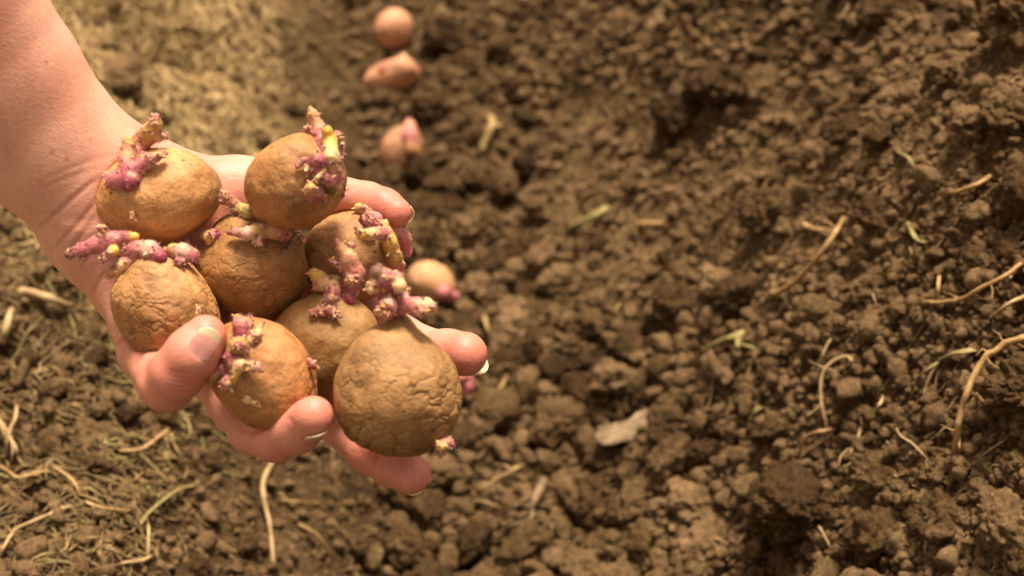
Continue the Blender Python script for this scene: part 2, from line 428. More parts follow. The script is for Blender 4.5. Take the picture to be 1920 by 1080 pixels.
_dry = sstep(0.10, 0.24, -_t + 0.16 * _n + 0.30 * (GY - 0.95)) * sstep(0.02, 0.12, -_t + 0.1 * _n) * (GY < 4)
_dst = np.clip(slope_patch(GX, GY) + 0.55 * bare_patch(GX, GY) + 0.5 * sstep(0.9, 1.3, GY), 0, 1) * sstep(-0.5, 0.3, fbm2(GX * 30, GY * 30, 3, 78) + 0.1)
set_color(g.data, np.stack([_dry * 0.95, _dst * 0.9, _dry * 0], -1).reshape(-1, 3))
tag(g, 'freshly dug brown soil with a furrow between two banks', 'soil', kind='structure')

def hit(u, v, f=base_h):        # where the ray through photo pixel (u, v) meets the soil
    u = np.atleast_1d(np.asarray(u, float)); v = np.atleast_1d(np.asarray(v, float))
    d = FWD + (u[:, None] - 960) / F * RT - (v[:, None] - 540) / F * UP
    ts = np.arange(0.45, 2.4, 0.003)
    p = d[:, None, :] * ts[None, :, None] + np.array([0, 0, H])
    below = p[..., 2] < f(p[..., 0], p[..., 1])
    k = np.argmax(below, axis=1)
    out = p[np.arange(len(u)), k]
    out[:, 2] = f(out[:, 0], out[:, 1])
    return out, ts[k]
def to_px(p):
    q = np.asarray(p, float) - np.array([0, 0, H]); z = q @ FWD
    return 960 + F * (q @ RT) / z, 540 - F * (q @ UP) / z, z

rng = np.random.default_rng(7)
random.seed(7)

# ------------------------------------------------------------------ roots, straws, blades that can be told apart
keepout = []                    # (x, y, r): random lumps stay off these
def fibre(name, label, cat, strands, mat, lift=0.008, flat=1.0, group=None, bow=0.0):
    """strands: list of (pixel polyline, start radius px, end radius px)"""
    parts = []
    for pts, r0, r1 in strands:
        n = max(8, int(sum(math.dist(a, b) for a, b in zip(pts[:-1], pts[1:])) / 6))
        pp = spline(pts, n)
        w, t = hit(pp[:, 0], pp[:, 1], ground_h)
        # ease the heights so that a stiff fibre bridges the hollows
        z = w[:, 2].copy()
        for _ in range(max(3, n // 3)):
            z[1:-1] = np.maximum(w[1:-1, 2], 0.25 * z[:-2] + 0.5 * z[1:-1] + 0.25 * z[2:])
        z[:2] -= 0.003; z[-2:] -= 0.003
        zz = z.copy()
        for _ in range(4): zz[1:-1] = 0.25 * zz[:-2] + 0.5 * zz[1:-1] + 0.25 * zz[2:]
        rr = np.linspace(r0, r1, n) * (0.85 if 'root' in name else 1.0) * t / F
        up = lift * np.sin(np.linspace(0.25, math.pi - 0.25, n)) + bow * np.sin(np.linspace(0, math.pi, n)) + rr * 0.6
        # move along the view ray when lifting so the strand keeps its place on the soil
        d = w - np.array([0, 0, H]); d = d / np.abs(d[:, 2:3])
        q = w + d * (-(zz - w[:, 2] + up))[:, None]
        jit = fbm3(q[:, 0] * 150, q[:, 1] * 150, q[:, 2] * 150, 2, len(name)) * rr * 0.35
        q[:, 0] += jit; q[:, 2] += jit * 0.5
        for _ in range(6): q[1:-1] = 0.25 * q[:-2] + 0.5 * q[1:-1] + 0.25 * q[2:]
        rr = rr * (0.88 + 0.14 * vnoise2(np.arange(n) * 0.5, np.full(n, r0 * 3.1), 5))
        V, Qd = tube(q, np.maximum(rr, 0.0003), 8)
        if mat is GREEN:        # a blade: wide and thin, with a crease along it
            cen = np.vstack([np.repeat(q, 8, 0), q[:1], q[-1:]]); dv = V - cen; dv[:, 2] *= 0.3; dv[:, :2] *= 1.15; V = cen + dv
        parts.append((V, Qd))
        if 'root' in name and n > 14:
            for _k in range(n // 7):
                a = int(frg.integers(2, n - 2)); an = frg.uniform(0, 6.28); ln = frg.uniform(.004, .014); m_ = 7
                hx = q[a] + np.cumsum(np.column_stack([np.cos(an + frg.normal(0, .35, m_).cumsum()), np.sin(an + frg.normal(0, .35, m_).cumsum()), frg.normal(-.05, .25, m_)]), 0) * ln / m_
                parts.append(tube(np.vstack([q[a:a + 1], hx]), np.linspace(min(rr[a] * .45, .0006), .00012, m_ + 1), 5))
        keepout.extend((a[0], a[1], 0.006) for a in q[::2])
    V, fl, sz = join_poly(parts)
    o0 = V.mean(axis=0); o0[2] = V[:, 2].min()
    o = link(name, mesh_from(name, V - o0, fl, sz), mat, loc=o0)
    return tag(o, label, cat, group)
frg = np.random.default_rng(99)
RG = 'loose roots lying on the soil'; SG = 'straw stalks lying on the soil'; BG = 'green blades lying on the soil'
fibre('dry_root', 'long straight tan root lying diagonally across the smooth slope of the ridge', 'root',
      [([(1440, 556), (1480, 540), (1530, 490), (1562, 445), (1580, 415)], 7, 6)], ROOT, lift=0.016, group=RG)
fibre('dry_root', 'curved tan root on the ridge with a small upright hook beside it', 'root',
      [([(1730, 568), (1790, 570), (1850, 545), (1925, 493)], 5, 5.5), ([(1758, 530), (1756, 548), (1760, 566)], 5, 4)], ROOT, group=RG)
fibre('dry_root', 'short straight pale root just below the curved one at the frame edge', 'root',
      [([(1852, 600), (1885, 582), (1930, 556)], 4.5, 6)], ROOTPALE, group=RG)
fibre('dry_root', 'thickest orange-brown root winding down beside the big crumbly lump', 'root',
      [([(1784, 872), (1792, 820), (1802, 770), (1822, 715), (1848, 680), (1885, 648), (1930, 634)], 7, 9.5),
       ([(1830, 742), (1845, 760), (1850, 778)], 5, 3), ([(1790, 842), (1800, 858)], 4, 2)], ROOT, lift=0.016, group=RG)
fibre('dry_root', 'thin pale root rising upright and curling over into a hook at its top', 'root',
      [([(1549, 828), (1545, 790), (1537, 745), (1540, 705), (1560, 682), (1588, 672), (1597, 684), (1590, 692)], 4, 4.5),
       ([(1540, 700), (1541, 668), (1556, 644)], 3, 2.5)], ROOTPALE, lift=0.010, group=RG)
fibre('dry_root', 'short orange root bent like an elbow under the hooked one', 'root',
      [([(1499, 850), (1504, 828), (1530, 816), (1566, 810)], 5, 4.5)], ROOT, group=RG)
fibre('dry_root', 'thin straight twig slanting down between round lumps of soil', 'twig',
      [([(1676, 814), (1710, 838), (1746, 874)], 2.5, 3)], ROOTPALE, group=RG)
fibre('dry_root', 'cream rootlet bent in the middle lying on the biggest lump', 'root',
      [([(1505, 970), (1530, 984), (1545, 1005), (1557, 1034)], 4, 3), ([(1520, 976), (1546, 983)], 1.8, 1.2)], ROOTPALE, group=RG)
fibre('straw_stalk', 'tan straw on the rounded lump at the bottom edge of the ridge', 'straw',
      [([(1312, 1003), (1340, 1012), (1372, 1030)], 4, 3.5)], STRAW, group=SG)
fibre('green_blade', 'pale green blade bent at its lower end high on the ridge', 'blade',
      [([(1679, 286), (1700, 296), (1713, 312), (1721, 334)], 5, 3)], GREEN, group=BG)
fibre('green_blade', 'yellow-green blade bent in an L in a small hollow of the ridge', 'blade',
      [([(1701, 420), (1708, 442), (1718, 456), (1738, 457)], 5, 4)], GREEN, group=BG)
fibre('straw_stalk', 'tan straw arched like a smile high on the ridge', 'straw',
      [([(1768, 367), (1800, 362), (1830, 352), (1857, 336)], 4, 6)], ROOT, group=SG)
fibre('straw_stalk', 'stubby bent straw beside the upper end of the long diagonal root', 'straw',
      [([(1505, 424), (1522, 434), (1545, 440)], 6, 5)], ROOT, group=SG)
fibre('wilted_seedling', 'wilted seedling with tan stem and yellow-green leaf stubs on the ridge', 'seedling',
      [([(1318, 662), (1345, 645), (1370, 634), (1396, 628)], 5, 8), ([(1385, 632), (1382, 648), (1386, 658)], 6, 4), ([(1388, 650), (1405, 654), (1422, 658)], 5, 3)], GREEN, group=BG)
fibre('wilted_seedling', 'seedling with a thin stalk and a dark green folded leaf', 'seedling',
      [([(1714, 716), (1735, 702), (1762, 686)], 3, 3), ([(1762, 684), (1790, 672), (1832, 656)], 4, 7)], GREEN, group=BG)
fibre('green_blade', 'tiny yellow-green shoot curled between round lumps below the wilted seedling', 'shoot',
      [([(1411, 794), (1413, 778), (1421, 766), (1428, 768)], 6, 4)], GREEN, group=BG)
fibre('root_fragment', 'white rootlet poking up beside the twig among round lumps', 'root',
      [([(1639, 782), (1643, 768), (1652, 766), (1655, 745)], 5, 4)], ROOTPALE, group=RG)
fibre('forked_twig', 'bleached forked twig standing among large lumps on the furrow floor', 'twig',
      [([(1020, 902), (1010, 925), (1000, 945), (996, 962)], 11, 6), ([(1008, 918), (1000, 940), (997, 962)], 6, 5), ([(997, 955), (998, 975), (988, 997)], 5, 2), ([(996, 972), (975, 984), (950, 988)], 4, 2), ([(994, 950), (984, 952)], 3, 1.5)], WOOD, lift=0.010, group=None)
fibre('straw_stalk', 'thin dark straw pointing at the forked twig across the furrow', 'straw',
      [([(897, 925), (940, 898), (982, 872)], 4, 4.5)], STRAW, group=SG)
fibre('straw_stalk', 'small straw piece under the fingertips, left of the forked twig', 'straw',
      [([(890, 940), (912, 945), (936, 955)], 4, 3.5)], STRAW, group=SG)
fibre('straw_stalk', 'upright straw piece on the furrow floor right of the ring fingertip', 'straw',
      [([(908, 602), (914, 622), (922, 642)], 5, 5)], STRAW, group=SG)
fibre('straw_stalk', 'slanting straw piece below the ring fingertip on the furrow floor', 'straw',
      [([(930, 742), (942, 724), (950, 710)], 5, 4)], STRAW, group=SG)
fibre('straw_stalk', 'pale twig with a broad end on the furrow side by the third seed potato', 'straw',
      [([(902, 290), (914, 258), (926, 232), (918, 222)], 7, 9), ([(924, 238), (938, 240)], 7, 5)], STRAW, group=SG)
fibre('green_blade', 'greenish straw slanting up the middle of the furrow slope', 'blade',
      [([(1066, 430), (1100, 412), (1140, 390)], 7, 6)], GREEN, group=BG)
fibre('straw_stalk', 'blurred tan straw lying level above the furrow slope', 'straw',
      [([(1192, 423), (1215, 420), (1242, 424)], 6, 6)], ROOT, group=SG)
fibre('dry_root', 'long pale root hanging straight down below the index finger', 'root',
      [([(512, 868), (494, 905), (496, 940), (506, 985), (514, 1068)], 7, 5)], ROOTPALE, lift=0.006, group=RG)
fibre('dry_root', 'thick pale root sweeping down to the bottom left corner', 'root',
      [([(2, 1052), (14, 1022), (40, 992), (90, 968), (158, 945)], 5, 4.5)], ROOTPALE, lift=0.006, group=RG)
fibre('dry_root', 'reddish root running on from the end of the sweeping pale root', 'root',
      [([(158, 944), (195, 956), (245, 960)], 4.5, 3)], ROOT, group=RG)
fibre('dry_root', 'bent orange root dropping to the joint of two other roots', 'root',
      [([(98, 878), (128, 894), (146, 915), (151, 944)], 4, 3.5)], ROOT, group=RG)
fibre('dry_root', 'wavy orange root from the frame edge below the pale tuft', 'root',
      [([(-10, 880), (14, 884), (34, 902), (60, 890), (94, 888)], 4.5, 3.5)], ROOT, group=RG)
fibre('root_tuft', 'tuft of pale roots standing at the left edge of the frame', 'root tuft',
      [([(-10, 780), (8, 808), (14, 850)], 7, 4), ([(34, 768), (28, 800), (16, 826), (10, 860)], 5, 4), ([(6, 800), (26, 838), (20, 880)], 5, 3),
       ([(18, 820), (34, 845), (32, 868)], 4, 3)], ROOTPALE, lift=0.012)
fibre('dry_root', 'orange root curving up to the right on the bank under the thumb', 'root',
      [([(222, 850), (262, 848), (290, 832), (316, 806)], 5, 4.5)], ROOT, lift=0.008, group=RG)
fibre('straw_stalk', 'straight thin straw lying level on bare soil near the bottom edge', 'straw',
      [([(226, 1061), (256, 1058), (287, 1051)], 4, 4)], ROOTPALE, group=SG)
fibre('straw_stalk', 'thin straw running down from the green grass to the bottom edge', 'straw',
      [([(277, 976), (281, 1010), (277, 1050)], 3, 3)], ROOTPALE, group=SG)
fibre('green_blade', 'thin green grass blade running up and right on bare soil', 'blade',
      [([(258, 1000), (272, 972), (300, 945), (336, 922), (376, 912)], 4, 4), ([(292, 950), (300, 932), (296, 925)], 4, 3)], GREEN, group=BG)
fibre('straw_stalk', 'broad cream straw lying below the wrist near the frame edge', 'straw',
      [([(42, 547), (85, 560), (131, 576)], 9, 8)], ROOTPALE, group=SG)
fibre('straw_stalk', 'upright cream straw chip at the left frame edge below the wrist', 'straw',
      [([(8, 638), (14, 612), (25, 584)], 8, 7)], ROOTPALE, group=SG)
fibre('straw_stalk', 'tan straw pointing up beside the hanging pale root', 'straw',
      [([(528, 938), (560, 945), (598, 948)], 3.5, 3.5)], STRAW, group=SG)
fibre('straw_stalk', 'straw under the middle fingertip slanting down right', 'straw',
      [([(560, 985), (595, 1005), (625, 1050)], 4, 3)], STRAW, group=SG)

# pale wood chip
def chip():
    w, t = hit([1170], [836]); w = w[0]
    a = np.linspace(0, 2 * math.pi, 40, endpoint=False)
    out = np.array([[-0.0175, -0.002], [-0.015, 0.0035], [-0.006, 0.0045], [0.002, 0.0050], [0.008, 0.0085], [0.015, 0.0085], [0.0190, 0.002], [0.0165, -0.0055], [0.007, -0.0075], [-0.002, -0.0062], [-0.012, -0.0065]])
    s = spline(np.vstack([out, out[:1]]), 41)[:-1]; s = s * (1 + 0.07 * vnoise2(np.arange(40) * 1.3, np.zeros(40), 8))[:, None]
    V, Qd = [], []
    n = len(s)
    for k, (sc_, z) in enumerate(((0.0, 0.0), (0.7, -0.0002), (0.95, 0.0), (1.0, 0.0008), (0.99, 0.0026), (0.95, 0.0031), (0.5, 0.0034), (0.0, 0.0034))):
        q = np.column_stack([s * sc_, np.full(n, z)]); q[:, 2] += 0.0022 * fbm2(q[:, 0] * 160, q[:, 1] * 160, 4, 4) * (z > 0.002)
        V.append(q)
    V = np.vstack(V)
    for k in range(7):
        for i in range(n):
            Qd.append((k * n + i, k * n + (i + 1) % n, (k + 1) * n + (i + 1) % n, (k + 1) * n + i))
    o = link('wood_chip', mesh_from('wood_chip', *join_poly([(V, Qd)]), smooth=False), WOOD, loc=w + np.array([0, -0.005, 0.021]))
    o.rotation_euler = (math.radians(26), math.radians(-4), math.radians(9)); o.scale = (1.35, 1.35, 0.9)
    keepout.append((w[0], w[1], 0.018))
    return tag(o, 'flat pale wood chip lying on lumpy soil at the foot of the ridge', 'wood chip')
chip()

# ------------------------------------------------------------------ lumps of soil
def faceted(V, k, seed):        # radius of a random convex block, edges knocked off a little
    rg = np.random.default_rng(seed); n = rg.normal(size=(k, 3)); n /= np.linalg.norm(n, axis=1, keepdims=True)
    o = rg.uniform(0.62, 0.95, k); c = np.maximum(V @ n.T, 0.02); q = np.minimum(o / c, 1.25)
    return -np.log(np.exp(-22 * q).sum(1)) / 22
def clod_proto(i, sub=5, blocky=0.0):
    V, T = ico(sub); s = i * 13
    x, y, z = V.T
    a = np.array([1.0, 0.62 + 0.3 * rng.random(), 0.55 + 0.25 * rng.random()])
    bl = (0.85, 0.55, 0.25)[i % 3]
    r = bl * faceted(V, 14, i + 5) * 1.12 + (1 - bl) + (0.75 - 0.5 * bl) * fbm3(x * 1.5 + s, y * 1.5, z * 1.5, 3, s)
    p = V * r[:, None] * a
    lump = lumps3(p[:, 0] * 2.6 + s, p[:, 1] * 2.6, p[:, 2] * 2.6, s + 1) * 0.22 * (1.1 - bl) + lumps3(p[:, 0] * 6 + s, p[:, 1] * 6, p[:, 2] * 6, s + 2) * 0.10
    fine = fbm3(p[:, 0] * 5, p[:, 1] * 5, p[:, 2] * 5, 5, s + 3) * 0.24 + lumps3(p[:, 0] * 13, p[:, 1] * 13, p[:, 2] * 13, s + 5) * 0.07
    return V * (r - 0.14 + lump + fine)[:, None] * a, T
protos = [quads_mesh('soil_clod', *clod_proto(i)) for i in range(14)]
for me in protos: me.materials.append(CLOD)
big_protos = [quads_mesh('soil_clod', *clod_proto(40 + i, 6)) for i in range(4)]
for me in big_protos: me.materials.append(CLOD)

placed = []
def put_clod(x, y, r, me, label, group=None, sink=0.35, squash=1.0, rz=None, f=ground_h):
    o = bpy.data.objects.new('soil_clod', me); COL.objects.link(o)
    z = float(base_h(np.array([x]), np.array([y]))[0]) + 0.006
    o.location = (x, y, z + r * (0.72 - sink)); o.scale = (r, r, r * squash)
    o.rotation_euler = (rng.uniform(-0.5, 0.5), rng.uniform(-0.5, 0.5), rng.uniform(0, 6.28) if rz is None else rz)
    placed.append((x, y, r))
    return tag(o, label, 'soil clod', group)
def put_px(u, v, rpx, label, k=0, big=True, sink=0.35, squash=1.0, rz=None):
    w, t = hit([u], [v]); w = w[0]; r = rpx * t[0] / F
    return put_clod(w[0], w[1], r, (big_protos if big else protos)[k], label, 'large soil clods', sink, squash, rz)
put_px(1490, 1000, 118, 'biggest crumbly soil lump on the near ridge, with a cream rootlet on it', 0, squash=0.8, sink=0.32)
put_px(1922, 790, 92, 'large dark crumbly lump beside the thick orange root at the frame edge', 1, squash=1.0)
put_px(1325, 1060, 78, 'smooth rounded soil lump with a tan straw on it at the bottom edge', 2, squash=0.8)
put_px(1888, 668, 36, 'grey lump resting over the top of the thick orange root', 3, squash=1.1)
put_px(1650, 55, 48, 'rounded lump below a dark cleft at the top of the ridge', 2)
put_px(1895, 85, 95, 'broad blocky lump at the top corner of the ridge', 3, squash=1.0)
put_px(1340, 195, 68, 'broad heaped lump above the dark overhang on the ridge', 1, squash=0.9, sink=0.42)
put_px(1265, 240, 50, 'soil lump at the lower end of the heaped mass on the ridge', 0, squash=0.9, sink=0.42)
put_px(1425, 175, 46, 'soil lump at the upper end of the heaped mass on the ridge', 2, squash=0.9, sink=0.42)
put_px(1135, 868, 48, 'blocky lump directly under the pale wood chip', 0, squash=0.8)
put_px(895, 450, 55, 'blurred lump beside the fourth seed potato in the furrow', 3)
put_px(785, 350, 42, 'flat-topped lump right under the third seed potato in the furrow', 1, squash=0.9, sink=0.12)
put_px(720, 205, 52, 'long light lump between the second and third seed potatoes', 2, squash=0.7, rz=0.2)
put_px(850, 110, 60, 'dark lump right of the two farthest seed potatoes', 1)
put_px(920, 800, 62, 'tall lump on the furrow floor right of the largest potato in the hand', 2, squash=0.9)
put_px(1040, 830, 60, 'broad lump on the furrow floor left of the wood chip', 3, squash=0.9)
put_px(985, 1055, 55, 'rounded lump at the middle of the bottom edge', 1, squash=0.8)
put_px(1640, 925, 52, 'two-lobed lump just right of the biggest crumbly lump', 0, squash=0.9)
put_px(1100, 700, 40, 'flattened lump with a light top halfway up the furrow slope', 1, squash=0.75)
put_px(230, 160, 60, 'crust lump at the rim of the dark hollow in the bank', 0, squash=0.5, sink=0.5)

# random lumps: about 280 of the largest as things, the rest one mass
for u, v in ((738, 72), (735, 150), (757, 285), (812, 548), (870, 735)):
    w, t = hit([u], [v]); keepout.append((w[0, 0], w[0, 1], 0.030))
KO = np.array(keepout)
def density(x, y):
    t = x - furrow_x(y)
    smooth = slope_patch(x, y) + bare_patch(x, y)
    d = np.where(t > -0.05, 1.0, 0.17 - 0.13 * sstep(0.75, 0.95, y)) * (1 - 0.80 * np.clip(smooth, 0, 1))
    return d * np.where(y > 1.25, 0.75, 1.0) * np.where((t > 0.12) & (y > 0.78), 0.6, 1.0)
sizes = []
cells = {}
def free(x, y, r, slack):
    cx, cy = int(x / 0.03), int(y / 0.03)
    for a in range(cx - 2, cx + 3):
        for b in range(cy - 2, cy + 3):
            for (px, py, pr) in cells.get((a, b), ()):
                if (px - x) ** 2 + (py - y) ** 2 < ((pr + r) * slack) ** 2: return False
    return True
def add_cell(x, y, r): cells.setdefault((int(x / 0.03), int(y / 0.03)), []).append((x, y, r))
for q in placed: add_cell(*q)
things = 0; mass = []
wanted = []
for _ in range(19500):
    u = rng.uniform(-200, 2150); v = rng.uniform(-60, 1270); wanted.append((u, v))
wanted = np.array(wanted); W, TT = hit(wanted[:, 0], wanted[:, 1])
# size by power law, big first
R = 0.0040 * (1 - rng.random(len(W))) ** (-1 / 2.0); R = np.clip(R, 0.0040, 0.0165)
order = np.argsort(-R)
for k in order:
    x, y, _z = W[k]; r = R[k]
    if rng.random() > density(np.array(x), np.array(y)): continue
    if x - furrow_x(y) < -0.05: r = min(r, 0.0082)
    elif y > 0.78 and x - furrow_x(y) > 0.12: r = min(r, 0.0068)
    if ((KO[:, 0] - x) ** 2 + (KO[:, 1] - y) ** 2 < (KO[:, 2] + r * 0.8) ** 2).any(): continue
    if not free(x, y, r, 0.72): continue
    add_cell(x, y, r)
    inside = -30 < wanted[k, 0] < 1950 and -30 < wanted[k, 1] < 1125
    if things < 262 and r > 0.006 and inside:
        t = x - furrow_x(y)
        if t > 0.07: lab, grp = 'brown crumbly soil clod heaped loosely on the slope of the ridge', 'soil clods heaped on the ridge'
        elif t > -0.07: lab, grp = 'brown soil clod on the furrow floor among the row of seed potatoes', 'soil clods along the furrow floor'
        else: lab, grp = 'small dry soil clod on the straw-strewn bank behind and below the hand', 'soil clods on the straw-strewn bank'
        put_clod(x, y, r, protos[int(rng.integers(len(protos)))], lab, grp, sink=rng.uniform(0.1, 0.4), squash=rng.uniform(0.8, 1.15))
        things += 1
    else: mass.append((x, y, r))
# the mass of small crumbs: one object
small = []
for i in range(10):
    V, T = ico(3); s = 300 + i * 7
    r = faceted(V, 10, s) * 1.1 + 0.45 * fbm3(V[:, 0] * 1.6 + s, V[:, 1] * 1.6, V[:, 2] * 1.6, 4, s) + 0.15 * lumps3(V[:, 0] * 2.5 + s, V[:, 1] * 2.5, V[:, 2] * 2.5, s)
    small.append(V * r[:, None] * np.array([1, 0.6 + 0.35 * rng.random(), 0.6 + 0.3 * rng.random()]))
T3 = ico(3)[1]
uv = np.column_stack([rng.uniform(-200, 2150, 33000), rng.uniform(-60, 1270, 33000)])
W2, _t = hit(uv[:, 0], uv[:, 1]); dn = density(W2[:, 0], W2[:, 1])
R2 = 0.0013 * (1 - rng.random(len(W2))) ** (-1 / 2.2); R2 = np.clip(R2, 0.0013, 0.0042)
keep = rng.random(len(W2)) < np.clip(dn + 0.3 + 0.6 * slope_patch(W2[:, 0], W2[:, 1]), 0, 1)
mass += [(w[0], w[1], r) for w, r in zip(W2[keep], R2[keep])]
M = np.array(mass)
zg = ground_h(M[:, 0], M[:, 1])
Vs = np.empty((len(M), len(small[0]), 3), np.float32)
for i, (x, y, r) in enumerate(M):
    a, b, c = rng.uniform(0, 6.28, 3)
    Rm = np.array(Matrix.Rotation(a, 3, 'Z') @ Matrix.Rotation(0.6 * math.sin(b), 3, 'X') @ Matrix.Rotation(0.6 * math.sin(c), 3, 'Y'))
    Vs[i] = (small[int(rng.integers(10))] * r) @ Rm.T + (x, y, zg[i] + r * (rng.uniform(0.0, 0.45) + (0.25 if r > 0.004 else 0)))
nv = len(small[0])
Tall = (T3[None] + (np.arange(len(M)) * nv)[:, None, None]).reshape(-1, 3)
so = link('soil_crumbs', quads_mesh('soil_crumbs', Vs.reshape(-1, 3), Tall), CLOD)
tag(so, 'small brown soil crumbs scattered over the ridge and furrow', 'soil crumbs', kind='stuff')

# straw and dead grass littering the left bank: nobody could count it
def litter(n, box, ln, rad, mat, name, label, cat, seed, dens):
    rg = np.random.default_rng(seed)
    u = rg.uniform(box[0], box[2], n); v = rg.uniform(box[1], box[3], n)
    w, t = hit(u, v); ok = rg.random(n) < dens(w[:, 0], w[:, 1]); w = w[ok]
    m = 7; Vs, Qs = [], []
    k = np.arange(4)
    for i, p in enumerate(w):
        l = ln * rg.uniform(0.35, 1.5); a = rg.uniform(0, 6.28); c = rg.normal(0, 1.0); tilt = abs(rg.normal(0, 0.22)); r = rad * rg.uniform(0.5, 1.5)
        s = np.linspace(-0.5, 0.5, m); ang = a + c * s
        dx = np.cumsum(np.cos(ang)) * l / m; dy = np.cumsum(np.sin(ang)) * l / m
        X = p[0] + dx - dx.mean(); Y = p[1] + dy - dy.mean()
        Z = ground_h(X, Y); Z = np.maximum(Z, np.convolve(np.pad(Z, 2, 'edge'), np.ones(5) / 5, 'valid')) + r + tilt * (s + 0.5) * l * 0.6
        nxv = -np.sin(ang); nyv = np.cos(ang)
        tp = np.array([0.6, 0.9, 1, 1, 1, 0.9, 0.5]) * r
        ring = []
        for q in range(4):
            ca, sa = math.cos(q * math.pi / 2), math.sin(q * math.pi / 2)
            ring.append(np.stack([X + nxv * tp * ca, Y + nyv * tp * ca, Z + tp * sa * 0.6], -1))
        Vs.append(np.stack(ring, 1).reshape(-1, 3))
    base = []
    for i in range(m - 1):
        for q in range(4): base.append((i * 4 + q, i * 4 + (q + 1) % 4, (i + 1) * 4 + (q + 1) % 4, (i + 1) * 4 + q))
    base = np.array(base)
    Qs = (base[None] + (np.arange(len(w)) * m * 4)[:, None, None]).reshape(-1, 4)
    o = link(name, quads_mesh(name, np.vstack(Vs), Qs), mat)
    return tag(o, label, cat, kind='stuff')
def bank(x, y): return np.clip((-(x - furrow_x(y)) - 0.07) / 0.12, 0, 1) * (0.62 + 0.38 * sstep(0.62, 0.90, y)) * np.where((np.abs(x + 0.15) < 0.06) & (y < 0.68), 0.15, 1)
litter(13000, (-220, -60, 760, 1260), 0.018, 0.00070, LITTER, 'straw_litter', 'dead straw and grass bits littering the left bank', 'straw', 3, bank)
litter(5200, (60, -60, 640, 480), 0.024, 0.0009, PALESTRAW, 'dry_grass_mat', 'pale dry grass matted over the far end of the left bank', 'dry grass', 8, lambda x, y: np.clip((-(x - furrow_x(y)) - 0.125 + 0.07 * fbm2(x * 20, y * 20, 2, 5)) / 0.05, 0, 1))
litter(420, (-80, -40, 700, 1120), 0.026, 0.0008, GREEN, 'grass_litter', 'thin green and yellow grass bits among the straw on the left bank', 'grass', 4, bank)
litter(420, (700, -40, 1980, 1120), 0.016, 0.0007, ROOTPALE, 'fine_rootlets', 'tiny pale root fibres scattered over the dug soil', 'root fibres', 5, lambda x, y: np.full_like(x, 0.9))

# ------------------------------------------------------------------ signed-distance modelling (camera axes, metres)
def rcone(p, a, b, r1, r2):
    ba = b - a; l2 = ba @ ba
    if l2 < 1e-12: return np.linalg.norm(p - a, axis=-1) - max(r1, r2)
    rr = r1 - r2; a2 = l2 - rr * rr
    if a2 <= 0:
        return np.linalg.norm(p - (a if r1 > r2 else b), axis=-1) - max(r1, r2)
    il2 = 1 / l2; pa = p - a; y = pa @ ba; z = y - l2
    x2 = ((pa * l2 - ba * y[..., None]) ** 2).sum(-1); y2 = y * y * l2; z2 = z * z * l2
    k = np.sign(rr) * rr * rr * x2
    d = (np.sqrt(x2 * a2 * il2) + y * rr) * il2 - r1
    d = np.where(np.sign(z) * a2 * z2 > k, np.sqrt(x2 + z2) * il2 - r2, d)
    return np.where(np.sign(y) * a2 * y2 < k, np.sqrt(x2 + y2) * il2 - r1, d)
def smin(a, b, k):
    h = np.maximum(k - np.abs(a - b), 0) / k
    return np.minimum(a, b) - h * h * k * 0.25
